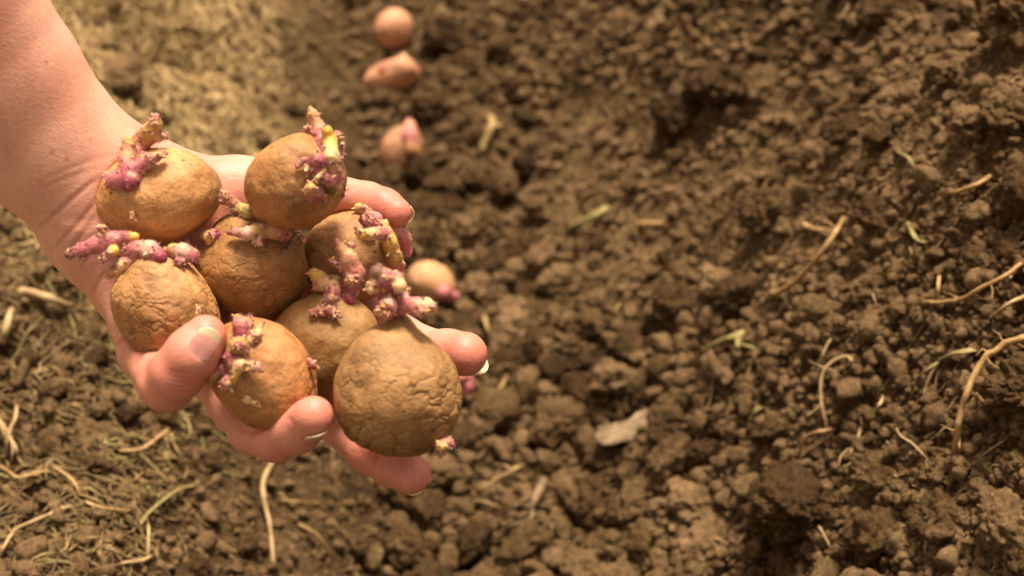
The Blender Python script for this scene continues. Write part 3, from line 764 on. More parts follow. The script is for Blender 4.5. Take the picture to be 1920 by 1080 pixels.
class Field:
    def __init__(s, lo, hi, res):
        s.lo = np.array(lo, float); s.res = res
        s.n = np.ceil((np.array(hi) - s.lo) / res).astype(int) + 1
        s.D = np.full(s.n, 1.0, np.float32)
        s.ax = [s.lo[i] + res * np.arange(s.n[i]) for i in range(3)]
    def box(s, lo, hi):
        a = np.clip(np.floor((np.array(lo) - s.lo) / s.res).astype(int), 0, s.n - 1)
        b = np.clip(np.ceil((np.array(hi) - s.lo) / s.res).astype(int) + 1, 1, s.n)
        sl = tuple(slice(i, j) for i, j in zip(a, b))
        g = np.meshgrid(*[s.ax[i][sl[i]] for i in range(3)], indexing='ij')
        return sl, np.stack(g, -1)
    def chain(s, pts, rad, k_in, k_out, pad=0.014):
        pts = np.array(pts); rad = np.array(rad); m = rad.max() + pad
        sl, g = s.box(pts.min(0) - m, pts.max(0) + m)
        d = None
        for i in range(len(pts) - 1):
            e = rcone(g, pts[i], pts[i + 1], rad[i], rad[i + 1]); d = e if d is None else smin(d, e, k_in)
        if len(pts) == 1: d = np.linalg.norm(g - pts[0], axis=-1) - rad[0]
        s.D[sl] = smin(s.D[sl], d, k_out)
    def mesh(s):
        D = s.D; S = D < 0
        act = np.zeros(np.array(D.shape) - 1, bool); cnt = np.zeros(act.shape, np.uint8)
        for a in (0, 1):
            for b in (0, 1):
                for c in (0, 1):
                    cnt += S[a:D.shape[0] - 1 + a, b:D.shape[1] - 1 + b, c:D.shape[2] - 1 + c]
        act = (cnt > 0) & (cnt < 8); I = np.argwhere(act)
        vid = np.full(act.shape, -1, np.int64); vid[act] = np.arange(len(I))
        acc = np.zeros((len(I), 3)); num = np.zeros(len(I))
        cor = [(a, b, c) for a in (0, 1) for b in (0, 1) for c in (0, 1)]
        for i, p in enumerate(cor):
            for q in cor[i + 1:]:
                if sum(abs(x - y) for x, y in zip(p, q)) != 1: continue
                d0 = D[I[:, 0] + p[0], I[:, 1] + p[1], I[:, 2] + p[2]]; d1 = D[I[:, 0] + q[0], I[:, 1] + q[1], I[:, 2] + q[2]]
                cr = (d0 < 0) != (d1 < 0); t = np.where(cr, d0 / np.where(cr, d0 - d1, 1), 0)[:, None]
                acc += np.where(cr[:, None], np.array(p) * (1 - t) + np.array(q) * t, 0); num += cr
        V = s.lo + s.res * (I + acc / num[:, None])
        quads = []
        for ax_ in range(3):
            o1, o2 = [(1, 2), (2, 0), (0, 1)][ax_]
            sh = [slice(1, -1)] * 3; sh[ax_] = slice(0, -1); sh2 = list(sh); sh2[ax_] = slice(1, None)
            A, B = S[tuple(sh)], S[tuple(sh2)]
            E = np.argwhere(A != B); flip = A[tuple(E.T)]
            off = np.ones(3, int); off[ax_] = 0; E = E + off
            d1 = np.zeros(3, int); d1[o1] = 1; d2 = np.zeros(3, int); d2[o2] = 1
            q = np.stack([vid[tuple((E - d1 - d2).T)], vid[tuple((E - d2).T)], vid[tuple(E.T)], vid[tuple((E - d1).T)]], -1)
            q[~flip] = q[~flip][:, ::-1]; quads.append(q)
        return V, np.vstack(quads)
def laplace(V, Q, it, lam=0.5):
    n = len(V); e = np.vstack([Q[:, [0, 1]], Q[:, [1, 2]], Q[:, [2, 3]], Q[:, [3, 0]]])
    deg = np.bincount(e.ravel(), minlength=n)[:, None]
    for k in range(it):
        for s_ in (lam, -lam * 1.04):
            A = np.zeros_like(V)
            for c in range(3):
                A[:, c] = np.bincount(e[:, 0], V[e[:, 1], c], n) + np.bincount(e[:, 1], V[e[:, 0], c], n)
            V = V + s_ * (A / deg - V)
    return V

# ------------------------------------------------------------------ the potatoes in the hand
class Pot:
    def __init__(s, u, v, d, a, b, c, ang):
        s.u, s.v, s.d = u, v, d; k = d / F
        s.a, s.b, s.c = a * k, b * k, c * k
        s.C = P3(u, v, d); t = math.radians(ang)          # angle of the long axis, counter-clockwise in the picture
        s.e1 = np.array([math.cos(t), math.sin(t), 0]); s.e2 = np.array([-math.sin(t), math.cos(t), 0]); s.e3 = np.array([0, 0, 1.0])
    def sdf(s, p):
        q = p - s.C; x = q @ s.e1 / s.a; y = q @ s.e2 / s.b; z = q @ s.e3 / s.c
        k0 = np.sqrt(x * x + y * y + z * z); k1 = np.sqrt((x / s.a) ** 2 + (y / s.b) ** 2 + (z / s.c) ** 2) + 1e-9
        return k0 * (k0 - 1) / k1
    def depth(s, u, v):         # depth of the near surface at a pixel (centre depth outside the outline)
        q = np.array([(u - s.u) / F * s.d, -(v - s.v) / F * s.d, 0]); x = q @ s.e1 / s.a; y = q @ s.e2 / s.b
        return s.d - s.c * math.sqrt(max(0.0, 1 - x * x - y * y))
POTS = {
 1: Pot(297, 367, .574, 117, 90, 95, 8),
 2: Pot(555, 341, .562, 98, 86, 90, 32),
 3: Pot(475, 500, .582, 106, 103, 100, -30),
 4: Pot(310, 580, .560, 107, 93, 92, -58),
 5: Pot(657, 482, .596, 90, 88, 86, 20),
 6: Pot(612, 643, .579, 98, 98, 90, -20),
 7: Pot(492, 702, .548, 116, 91, 88, -46),
 8: Pot(745, 735, .540, 127, 121, 105, -62),
}
# local swellings and dents: (pixel u, v, amount in mm, width in mm)
BUMPS = {1: [(247, 402, -0.7, 2.2), (225, 335, 1.0, 5), (330, 430, .8, 9)],
         2: [(600, 300, 1.2, 6), (520, 290, 1.2, 9), (500, 380, -.8, 9)],
         3: [(515, 420, 1.0, 6), (400, 520, .8, 10), (540, 560, -1, 8)],
         4: [(372, 580, -0.9, 3), (285, 485, 1.3, 8), (235, 610, -1.2, 9), (345, 640, -.5, 8)],
         5: [(742, 500, 1.5, 6)],
         6: [(622, 560, 1.0, 6), (690, 612, 2.0, 8), (535, 610, 1.4, 9), (700, 615, -0.8, 3)],
         7: [(445, 660, 1.2, 7), (540, 640, .8, 10), (520, 706, -0.5, 3), (455, 725, .8, 4)],
         8: [(752, 607, 5.0, 5.5), (690, 650, 1.5, 8), (825, 690, 1.8, 8), (850, 760, 1.2, 9), (640, 700, 1.0, 8), (660, 640, -1.0, 12), (835, 800, 1.8, 8), (836, 808, -1.4, 2.2), (680, 735, -0.8, 4), (645, 800, .8, 10), (830, 660, -1.6, 11)]}
SKINS = {1: ((.57, .285, .108), .35, (1, 1, 1)), 2: ((.38, .183, .063), .5, (1.2, .7, 1)), 3: ((.32, .155, .052), .75, (.42, 1.35, 1)),
         4: ((.46, .235, .088), .75, (.42, 1.4, 1)), 5: ((.35, .18, .066), .4, (1, 1, 1)), 6: ((.34, .178, .060), .3, (1, 1, 1)),
         7: ((.43, .195, .068), .6, (1, .8, 1)), 8: ((.35, .186, .068), 1.25, (.85, 1.05, 1))}
LABEL = {
 1: 'brown potato nearest the wrist with an ochre sprout pointing at the forearm',
 2: 'brown potato with two tall tapering sprouts standing up, resting near the little finger',
 3: 'dark brown potato in the middle of the pile with two sprouts lying flat on it',
 4: 'light wrinkled potato beside the thumb with a long pink branching sprout on top',
 5: 'potato half hidden at the back of the pile with a stout yellow sprout',
 6: 'smooth squat potato behind the largest one with a pointed peach and magenta sprout',
 7: 'orange-brown potato gripped between thumb and index finger with cream buds on its end',
 8: 'largest potato in the hand, cracked all over, with a magenta sprout cluster on its neck'}
def potato_body(V, P, bumps, seed, rough=0.05):
    x, y, z = V.T
    r = 1 + rough * fbm3(x * 1.4 + seed, y * 1.4, z * 1.4, 3, seed) * 2 + 0.012 * fbm3(x * 6 + seed, y * 6, z * 6, 3, seed + 5)
    # folds of shrivelled skin
    p = (V * r[:, None])
    Wc = p[:, 0:1] * P.a * P.e1 + p[:, 1:2] * P.b * P.e2 + p[:, 2:3] * P.c * P.e3
    nrm = V[:, 0:1] / P.a * P.e1 + V[:, 1:2] / P.b * P.e2 + V[:, 2:3] / P.c * P.e3
    nrm /= np.linalg.norm(nrm, axis=1, keepdims=True)
    for (u, v, amt, wd) in bumps:
        c = P3(u, v, P.depth(u, v)) - P.C
        d2 = ((Wc - c) ** 2).sum(1); Wc = Wc + nrm * (amt * 1e-3 * np.exp(-d2 / (wd * 1e-3) ** 2))[:, None]
    return Wc, nrm
pot_objs = {}
for k, P in POTS.items():
    IC = ico(7) if k in (3, 4, 8) else ico(6)
    V, nrm = potato_body(IC[0], P, BUMPS.get(k, []), k * 17)
    wr = SKINS[k][1]
    wx = V * 1000; q = [fbm3(wx[:, 0] * .16 + 7 * i, wx[:, 1] * .16, wx[:, 2] * .16, 3, k + i) * 4.5 for i in range(3)]
    st = SKINS[k][2]
    e1 = cell_edge3((wx[:, 0] + q[0]) * .165 * st[0], (wx[:, 1] + q[1]) * .165 * st[1], (wx[:, 2] + q[2]) * .165, k)
    e2 = cell_edge3((wx[:, 0] + q[0]) * .46 * st[0], (wx[:, 1] + q[1]) * .46 * st[1], (wx[:, 2] + q[2]) * .46, k + 50)
    dn_ = sstep(-.35, .25, (wx[:, 1] - P.b * 300) / (-P.b * 1000)) if k == 8 else 1.0
    msk = (0.35 + 0.65 * dn_) * sstep(-0.30, 0.22, fbm3(wx[:, 0] * .045 + k, wx[:, 1] * .045, wx[:, 2] * .045, 3, k + 3))
    cut = 0.62 * np.exp(-(e1 / .060) ** 2) + 0.28 * np.exp(-(e2 / .09) ** 2) * sstep(-.3, .3, q[1] / 3)
    puff = 0.35 * np.minimum(e1, .5)
    V = V + nrm * ((puff - cut) * 0.00080 * wr * msk)[:, None]
    fold_dark = (0.60 * np.clip(cut, 0, .7) * min(1, wr * 1.2) * msk)  # skin tint darkened along the cut folds
    Wp = c2w(V + P.C); o0 = c2w(P.C)
    m = potato_material('potato_skin', SKINS[k][0], k * 3 + 1, SKINS[k][1], SKINS[k][2], (0, 0, 0.4 * k))
    o = link('sprouting_potato', quads_mesh('sprouting_potato', Wp - o0, IC[1]), m, loc=o0)
    set_color(o.data, np.repeat((1 - fold_dark)[:, None], 3, 1))
    tag(o, LABEL[k], 'potato', 'sprouting potatoes held in the hand'); pot_objs[k] = (o, o0)

# ------------------------------------------------------------------ sprouts
PAL = dict(P=(.48, .155, .145), M=(.24, .030, .055), Y=(.60, .36, .050), C=(.62, .40, .17), T=(.42, .24, .060), W=(.60, .34, .25), D=(.055, .028, .022), K=(.50, .245, .115), B=(.15, .066, .040), G=(.40, .29, .075))
def sprout(P, parent, o0, chains, nubs=26, seed=0, fuzz=260, name='sprout', res=0.00042, label=None, nubcol='MMPWC'):
    """chains: lists of (u, v, lift mm, radius px, colour); lift is towards the viewer from the skin (or from the outline)"""
    rg = np.random.default_rng(seed); prims = []
    for ch in chains:
        pts = np.array([P3(u, v, P.depth(u, v) - l * 1e-3) for (u, v, l, r, c) in ch])
        rad = np.array([0.93 * r * P.d / F for (u, v, l, r, c) in ch]); col = np.array([PAL[c] for (*_, c) in ch])
        prims.append((pts, rad, col, True))
    stems = list(prims)
    for _ in range(nubs):       # scale leaves and root tips all over the stem
        pts, rad, col, _f = stems[int(rg.integers(len(stems)))]
        if len(pts) == 1: c, r = pts[0], rad[0]
        else:
            i = int((len(pts) - 1) * min(.999, rg.beta(.6, .75))); f = rg.random(); c = pts[i] * (1 - f) + pts[i + 1] * f; r = rad[i] * (1 - f) + rad[i + 1] * f
        d = rg.normal(size=3); d[2] = -abs(d[2]) * 0.8; d /= np.linalg.norm(d)
        q = rg.uniform(0.40, 0.80) * 1e-3; ln = rg.uniform(0.6, 1.9) * 1e-3
        cc = np.array(PAL[nubcol[int(rg.integers(len(nubcol)))]]); c2 = np.array(PAL['YCCWDDB'[int(rg.integers(7))]])
        prims.append((np.array([c + d * r * 0.85, c + d * (r + ln)]), np.array([q, q * 0.5]), np.array([cc, c2]), False))
    if nubs > 8:
        for pts, rad, col, _f in stems[:1] + stems[1::2]:   # granular root initials crowd round the foot of a stem
            for _ in range(26):
                f = rg.random() ** 1.2 * min(len(pts) - 1, 2.2); i = min(int(f), len(pts) - 1); j = min(i + 1, len(pts) - 1); f -= i
                c = pts[i] * (1 - f) + pts[j] * f; r = rad[i] * (1 - f) + rad[j] * f
                d = rg.normal(size=3); d[2] = -abs(d[2]); d /= np.linalg.norm(d)
                cc = np.array(PAL['MMMPPKB'[int(rg.integers(7))]]) * rg.uniform(.8, 1.2)
                prims.append((np.array([c + d * r, c + d * (r + .0004)]), np.array([.00055, .00035]) * rg.uniform(.7, 1.3), np.array([cc, cc]), False))
    allp = np.vstack([p for p, *_ in prims]); mr = max(r.max() for _, r, *_ in prims) + 0.003
    Fd = Field(allp.min(0) - mr, allp.max(0) + mr, res)
    for pts, rad, col, main in prims: Fd.chain(pts, rad, 0.0012, 0.0014 if main else 0.0005, pad=0.003)
    V, Qd = Fd.mesh()
    # knobbly flesh
    sl = V * 1000
    C = np.zeros((len(V), 3)); Wt = np.zeros(len(V))
    for pts, rad, col, main in prims:
        for i in range(max(1, len(pts) - 1)):
            j = min(i + 1, len(pts) - 1); a, b = pts[i], pts[j]; ba = b - a
            t = np.clip(((V - a) @ ba) / (ba @ ba + 1e-12), 0, 1)
            d = np.linalg.norm(V - a - t[:, None] * ba, axis=1) - (rad[i] * (1 - t) + rad[j] * t)
            w = np.exp(-np.maximum(d, -0.0005) / 0.00028); C += w[:, None] * (col[i] * (1 - t)[:, None] + col[j] * t[:, None]); Wt += w
    C /= Wt[:, None] + 1e-20
    bl = sstep(0.02, 0.34, fbm3(sl[:, 0] * .55, sl[:, 1] * .55, sl[:, 2] * .55, 3, seed + 9))       # magenta flush in blotches
    pk = np.clip((0.95 - C[:, 1] / (C[:, 0] * 0.75 + 1e-6)) / 0.5, 0.12, 1) * bl * 0.45
    C = C * (1 - pk[:, None]) + np.array(PAL['M']) * 1.25 * pk[:, None]
    nz = fbm3(sl[:, 0] * .9, sl[:, 1] * .9, sl[:, 2] * .9, 3, seed)
    nrm = np.zeros_like(V)
    fn = np.cross(V[Qd[:, 2]] - V[Qd[:, 0]], V[Qd[:, 3]] - V[Qd[:, 1]])
    for c in range(3):
        for j in range(4): nrm[:, c] += np.bincount(Qd[:, j], fn[:, c], len(V))
    nrm /= np.linalg.norm(nrm, axis=1, keepdims=True) + 1e-12
    V = V + nrm * (nz * 0.00028)[:, None]
    W = c2w(V) - o0; flat = Qd.ravel(); sz = np.full(len(Qd), 4)
    if fuzz:                    # short pale hairs
        k = rg.integers(len(V), size=fuzz); b = V[k]; hdir = nrm[k] + rg.normal(0, 0.35, (fuzz, 3)); ln = rg.uniform(0.5, 1.3, fuzz)[:, None] * 1e-3
        sd = np.cross(hdir, [0, 0, 1.0]); sd /= np.linalg.norm(sd, axis=1, keepdims=True) + 1e-9
        hv = np.stack([b - sd * 4e-5, b + sd * 4e-5, b + hdir * ln], 1).reshape(-1, 3)
        n0 = len(W); W = np.vstack([W, c2w(hv) - o0]); flat = np.concatenate([flat, n0 + np.arange(fuzz * 3)]); sz = np.concatenate([sz, np.full(fuzz, 3)])
        C = np.vstack([C, np.repeat(C[k] * 0.6 + np.array([.62, .42, .34]) * 0.4, 3, axis=0)])
    me = mesh_from(name, W, flat, sz); set_color(me, C)
    o = link(name, me, SPROUT, parent)
    if label: o['label'] = label
    return o
HAIR = new_mat('dark_root_hair')[0]
HAIR.node_tree.nodes['Principled BSDF'].inputs['Base Color'].default_value = (0.05, 0.027, 0.014, 1)
HAIR.node_tree.nodes['Principled BSDF'].inputs['Roughness'].default_value = 0.8
def root_hairs(P, parent, o0, u, v, spread, n, seed):
    rg = np.random.default_rng(seed); parts = []
    for _ in range(n):
        x, y = u + rg.normal(0, spread), v + rg.normal(0, spread * .8); a = rg.uniform(0, 6.28); c = rg.normal(0, .5); pts = []
        for i in range(9):
            pts.append(P3(x, y, P.depth(x, y) - (0.4 + 1.6 * math.sin(i / 8 * math.pi) * rg.uniform(.3, 1)) * 1e-3)); x += math.cos(a) * 3.2; y += math.sin(a) * 3.2; a += c + rg.normal(0, .3)
        parts.append(tube(c2w(np.array(pts)) - o0, np.linspace(.00022, .0001, 9), 5))
    return link('root_hair', mesh_from('root_hair', *join_poly(parts)), HAIR, parent)
SPR = {
 1: [[[(208, 350, 1, 12, 'M'), (225, 337, 3, 21, 'P'), (243, 340, 3, 18, 'M'), (258, 330, 2, 10, 'P')],
      [(236, 325, 4, 16, 'M'), (238, 296, 9, 16, 'K'), (243, 266, 13, 13, 'T')],
      [(217, 335, 3, 14, 'P'), (192, 330, 5, 12, 'W'), (167, 323, 6, 6, 'B')],
      [(252, 318, 4, 15, 'P'), (280, 300, 6, 13, 'P'), (292, 295, 7, 9, 'T'), (308, 286, 8, 4, 'M')]],
     [[(252, 300, 1, 12, 'M'), (262, 274, 5, 18, 'P'), (278, 250, 8, 18, 'T'), (291, 232, 10, 14, 'T')], [(291, 232, 10, 9, 'K'), (293, 218, 11, 6, 'K')],
      [(280, 262, 6, 10, 'P'), (298, 257, 7, 8, 'W'), (312, 259, 8, 4, 'B')], [(240, 272, 4, 7, 'C'), (217, 274, 5, 6, 'C')], [(268, 280, 6, 7, 'Y')]],
     [[(247, 402, .3, 8, 'B'), (246, 400, 1.2, 5, 'T')]]],
 2: [[[(617, 300, 0, 18, 'M'), (608, 268, 2, 16, 'P'), (596, 238, 4, 14, 'K'), (587, 215, 5, 9, 'K'), (582, 203, 5, 5, 'T')], [(588, 246, 4, 8, 'C'), (574, 242, 5, 4, 'P')]],
     [[(628, 330, 3, 16, 'P'), (622, 295, 8, 15, 'C'), (618, 265, 11, 14, 'Y'), (613, 246, 13, 10, 'Y'), (611, 241, 13, 7, 'D')], [(630, 262, 9, 4, 'W'), (634, 250, 9, 3, 'W')],
      [(640, 260, 5, 2.5, 'B'), (645, 275, 5, 2.5, 'B'), (642, 300, 4, 2.5, 'B')]],
     [[(586, 316, 1, 14, 'M'), (596, 303, 4, 18, 'M'), (593, 290, 6, 9, 'Y')], [(600, 330, 2, 13, 'B'), (617, 337, 3, 14, 'P')], [(577, 318, 2, 8, 'P'), (574, 316, 3, 5, 'T')],
      [(558, 311, 2, 3, 'C'), (576, 298, 3, 2.6, 'C')], [(580, 347, 3, 3, 'P'), (595, 333, 5, 3, 'C'), (608, 318, 5, 2.5, 'C')]],
     [[(586, 366, 1, 14, 'M'), (583, 352, 3, 11, 'Y')], [(600, 352, 1.5, 4, 'C'), (608, 378, 1.5, 3, 'C')], [(588, 374, 1.5, 9, 'M')]]],
 3: [[[(411, 375, 9, 10, 'W'), (424, 370, 9, 13, 'P'), (444, 386, 8, 9, 'G'), (466, 398, 7, 14, 'G'), (492, 400, 5, 14, 'K'), (512, 411, 2, 11, 'P')], [(442, 388, 8, 6, 'D'), (440, 396, 8, 6, 'D')],
      [(424, 370, 9, 9, 'M'), (420, 364, 11, 5, 'C')]],
     [[(532, 438, 2, 15, 'P'), (512, 430, 5, 18, 'K'), (485, 433, 6, 15, 'T'), (464, 438, 6, 12, 'W'), (447, 436, 6, 8, 'P'), (430, 436, 6, 5, 'B')], [(486, 450, 3, 10, 'M'), (484, 456, 4, 5, 'C')]],
     [[(552, 415, 1, 12, 'M'), (546, 408, 4, 10, 'G')], [(507, 388, 3, 6, 'B')]],
     [[(408, 440, 2, 9, 'M'), (394, 444, 5, 12, 'Y'), (384, 443, 6, 7, 'P')]]],
 4: [[[(128, 477, 6, 8, 'B'), (156, 468, 6, 13, 'P'), (184, 458, 6, 18, 'P'), (211, 451, 6, 18, 'P'), (234, 447, 5, 15, 'M'), (253, 444, 5, 9, 'Y')],
      [(196, 446, 7, 12, 'P'), (193, 434, 8, 8, 'M'), (191, 425, 9, 4, 'Y')], [(214, 470, 9, 10, 'Y'), (196, 480, 10, 6, 'T'), (193, 492, 10, 3, 'M')], [(210, 458, 5, 12, 'P'), (232, 472, 4, 14, 'P')]],
     [[(232, 472, 4, 14, 'P'), (256, 467, 5, 17, 'P'), (281, 469, 6, 19, 'W'), (301, 482, 3, 14, 'M')], [(250, 486, 4, 13, 'P'), (228, 498, 5, 14, 'C'), (211, 511, 6, 8, 'Y'), (204, 520, 6, 4, 'P')]],
     [[(308, 474, 3, 7, 'P'), (325, 469, 6, 12, 'Y'), (344, 474, 7, 18, 'W'), (360, 479, 7, 15, 'P')], [(338, 490, 4, 6, 'M')]],
     [[(372, 580, .2, 4, 'M'), (373, 580, 1, 2.5, 'W')]]],
 5: [[[(743, 500, 2, 17, 'P'), (738, 480, 5, 16, 'T'), (730, 452, 8, 14, 'Y'), (719, 422, 10, 10, 'T'), (717, 417, 10, 6, 'B')], [(726, 440, 8, 11, 'P'), (712, 437, 10, 12, 'P'), (694, 439, 12, 11, 'C'), (679, 440, 13, 9, 'Y'), (668, 427, 14, 4, 'B')]],
     [[(672, 389, 8, 9, 'Y'), (690, 395, 7, 13, 'W'), (708, 411, 5, 18, 'P'), (740, 425, 3, 17, 'W'), (757, 447, 1, 15, 'P'), (765, 474, -1, 9, 'P')], [(684, 412, 8, 11, 'B'), (696, 418, 8, 11, 'M')], [(742, 412, 6, 8, 'C'), (728, 394, 8, 4, 'Y')]]],
 6: [[[(654, 560, 2, 14, 'M'), (657, 540, 6, 18, 'M'), (664, 511, 9, 20, 'P'), (654, 486, 11, 18, 'K'), (640, 467, 12, 10, 'K'), (631, 452, 13, 6, 'P')], [(656, 526, 12, 9, 'Y'), (668, 520, 11, 8, 'C')], [(640, 500, 10, 8, 'P'), (618, 488, 12, 4, 'P')], [(656, 470, 11, 3, 'D'), (661, 459, 11, 2.5, 'M')]],
     [[(622, 556, 2, 17, 'M'), (627, 530, 7, 14, 'C'), (606, 531, 9, 15, 'C'), (590, 513, 10, 10, 'Y'), (582, 510, 10, 5, 'Y')], [(600, 520, 9, 12, 'C'), (594, 540, 8, 9, 'P')], [(618, 572, 2, 15, 'P'), (617, 563, 6, 13, 'B')], [(612, 582, 2, 11, 'M'), (584, 584, 3, 5, 'Y')], [(620, 584, 2, 10, 'M'), (634, 592, 2, 4, 'C')]]],
 7: [[[(455, 625, 2, 16, 'M'), (453, 610, 5, 16, 'P'), (444, 594, 8, 6, 'Y')], [(460, 610, 5, 10, 'P'), (470, 597, 7, 6, 'Y')], [(470, 640, 1, 8, 'C'), (483, 625, 3, 8, 'C'), (489, 612, 4, 4, 'Y')]],
     [[(452, 652, 2, 17, 'P'), (447, 648, 7, 17, 'T')], [(449, 648, 10, 6, 'B')]],
     [[(427, 672, 2, 13, 'M'), (445, 678, 4, 12, 'P'), (450, 684, 7, 11, 'C'), (437, 711, 8, 7, 'Y')], [(460, 686, 3, 9, 'P'), (474, 687, 4, 8, 'C'), (491, 693, 4, 4, 'C')], [(416, 690, 3, 10, 'P'), (402, 700, 5, 10, 'C'), (393, 716, 6, 6, 'Y')], [(432, 712, 2, 13, 'P'), (424, 722, 5, 11, 'K')]],
     [[(460, 736, .5, 4, 'C'), (466, 750, 1, 7, 'C'), (482, 758, .6, 4, 'C'), (488, 763, .6, 3, 'C')], [(450, 749, .6, 4, 'C'), (462, 750, 1, 5, 'C')]],
     [[(580, 676, 2, 6, 'P'), (586, 686, 3, 6, 'M'), (598, 693, 4, 3, 'Y')]]],
 8: [[[(735, 590, 1, 17, 'P'), (724, 560, 5, 15, 'M'), (716, 528, 9, 20, 'M'), (708, 512, 11, 14, 'B'), (712, 498, 11, 6, 'B')], [(724, 520, 10, 18, 'P'), (744, 524, 9, 14, 'P'), (750, 537, 13, 13, 'C')], [(708, 530, 10, 14, 'M'), (696, 542, 11, 10, 'C')],
      [(728, 575, 9, 19, 'W'), (724, 585, 10, 12, 'Y')], [(705, 590, 5, 4, 'T'), (718, 584, 7, 8, 'C')]],
     [[(745, 585, 2, 15, 'M'), (758, 571, 6, 16, 'P'), (780, 575, 8, 18, 'P'), (799, 575, 8, 17, 'C'), (811, 577, 8, 10, 'P')], [(790, 583, 12, 10, 'Y')], [(752, 560, 6, 10, 'P'), (765, 545, 5, 6, 'M')]],
     [[(834, 822, 3, 9, 'W'), (832, 832, 9, 12, 'W'), (826, 838, 12, 9, 'Y')], [(836, 834, 9, 8, 'W'), (848, 829, 10, 5, 'P')], [(824, 848, 8, 5, 'P')]]],
}
for k, lst in SPR.items():
    o, o0 = pot_objs[k]
    for j, ch in enumerate(lst):
        tot = sum(len(c) for c in ch); small_ = max(r for c in ch for (_, _, _, r, _) in c) < 9
        sprout(POTS[k], o, o0, ch, nubs=5 if small_ else (8 + 2 * tot if k == 2 else 10 + 5 * tot), seed=k * 31 + j, fuzz=0 if small_ else 60 * tot, name='sprout_bud' if small_ else 'sprout',
               res=0.00036 if small_ else 0.00042)
root_hairs(POTS[2], *pot_objs[2], 590, 300, 20, 16, 1); root_hairs(POTS[2], *pot_objs[2], 625, 350, 14, 12, 2)
root_hairs(POTS[3], *pot_objs[3], 552, 452, 14, 16, 3); root_hairs(POTS[1], *pot_objs[1], 268, 272, 8, 5, 4)
root_hairs(POTS[8], *pot_objs[8], 846, 836, 8, 5, 7)

# ------------------------------------------------------------------ the hand and forearm: one continuous skin
FD = Field(P3(-420, 0, .56) * [1, 0, 1] + [0, -0.100, -0.110], [0.012, 0.195, 0.648], 0.00095)
def ch(pts, ki, ko): FD.chain([P3(u, v, d) for (u, v, d, r) in pts], [r * d / F for (u, v, d, r) in pts], ki, ko)
K = 0.030
ch([(224, 344, .588, 94), (125, 248, .578, 100), (32, 134, .565, 118), (-82, -24, .545, 138), (-260, -266, .52, 150)], .004, .02)
ch([(176, 398, .588, 92), (74, 308, .578, 98), (-36, 196, .565, 120), (-162, 47, .545, 142), (-346, -191, .52, 150)], .004, .016)
ch([(240, 350, .594, 84), (340, 364, .602, 68), (450, 352, .610, 52)], .01, .02)
ch([(215, 400, .598, 80), (360, 430, .612, 62), (505, 460, .618, 52)], .01, .02)
ch([(210, 420, .598, 80), (350, 520, .608, 64), (480, 590, .606, 52)], .01, .02)
ch([(200, 430, .595, 76), (300, 570, .600, 62), (402, 690, .588, 50)], .01, .02)
ch([(195, 445, .592, 72), (240, 548, .586, 55), (274, 660, .571, 49)], .004, .012)
# thumb
ch([(274, 660, .571, 49), (311, 718, .543, 51)], .003, .004)
ch([(314, 722, .541, 51), (334, 698, .534, 50), (360, 664, .530, 49), (385, 630, .531, 40)], .003, .003)
# index, middle, ring, little finger
ch([(402, 690, .588, 50), (440, 752, .576, 47), (476, 806, .563, 46)], .006, .010)
ch([(476, 806, .563, 46), (518, 820, .551, 45), (556, 804, .543, 46), (588, 780, .532, 38)], .003, .003)
ch([(480, 590, .606, 50), (600, 764, .592, 42)], .006, .010)
ch([(600, 764, .592, 42), (695, 848, .578, 40), (735, 870, .570, 41), (770, 889, .564, 38)], .003, .003)
ch([(505, 460, .618, 50), (675, 582, .615, 42)], .006, .010)
ch([(675, 582, .615, 42), (795, 656, .598, 41), (840, 662, .588, 43), (872, 664, .580, 42)], .003, .003)
ch([(450, 352, .610, 50), (590, 354, .608, 38)], .006, .010)
ch([(590, 354, .608, 38), (690, 378, .598, 35), (720, 388, .592, 34), (743, 399, .588, 29)], .003, .003)
for k, P in POTS.items():       # flesh gives way where a potato presses into it
    m = max(P.a, P.b, P.c) + 0.004
    sl, gp = FD.box(P.C - m, P.C + m)
    FD.D[sl] = -smin(-FD.D[sl], P.sdf(gp) + 0.0008, 0.0025)
HV, HQ = FD.mesh()
# keep the largest connected piece
def largest(V, Q):
    lab = np.arange(len(V))
    e = np.vstack([Q[:, [0, 1]], Q[:, [1, 2]], Q[:, [2, 3]]])
    while True:
        old = lab.copy()
        m = np.minimum(lab[e[:, 0]], lab[e[:, 1]]); np.minimum.at(lab, e[:, 0], m); np.minimum.at(lab, e[:, 1], m); lab = lab[lab]
        if (old == lab).all(): break
    best = np.argmax(np.bincount(lab)); kv = lab == best; mp = np.cumsum(kv) - 1
    return V[kv], mp[Q[kv[Q[:, 0]]]]
HV, HQ = largest(HV, HQ)
HV = laplace(HV, HQ, 8)
hn = np.zeros_like(HV); fn = np.cross(HV[HQ[:, 2]] - HV[HQ[:, 0]], HV[HQ[:, 3]] - HV[HQ[:, 1]])
for c in range(3):
    for j in range(4): hn[:, c] += np.bincount(HQ[:, j], fn[:, c], len(HV))
hn /= np.linalg.norm(hn, axis=1, keepdims=True) + 1e-12
hu = 960 + F * HV[:, 0] / HV[:, 2]; hv = 540 - F * HV[:, 1] / HV[:, 2]
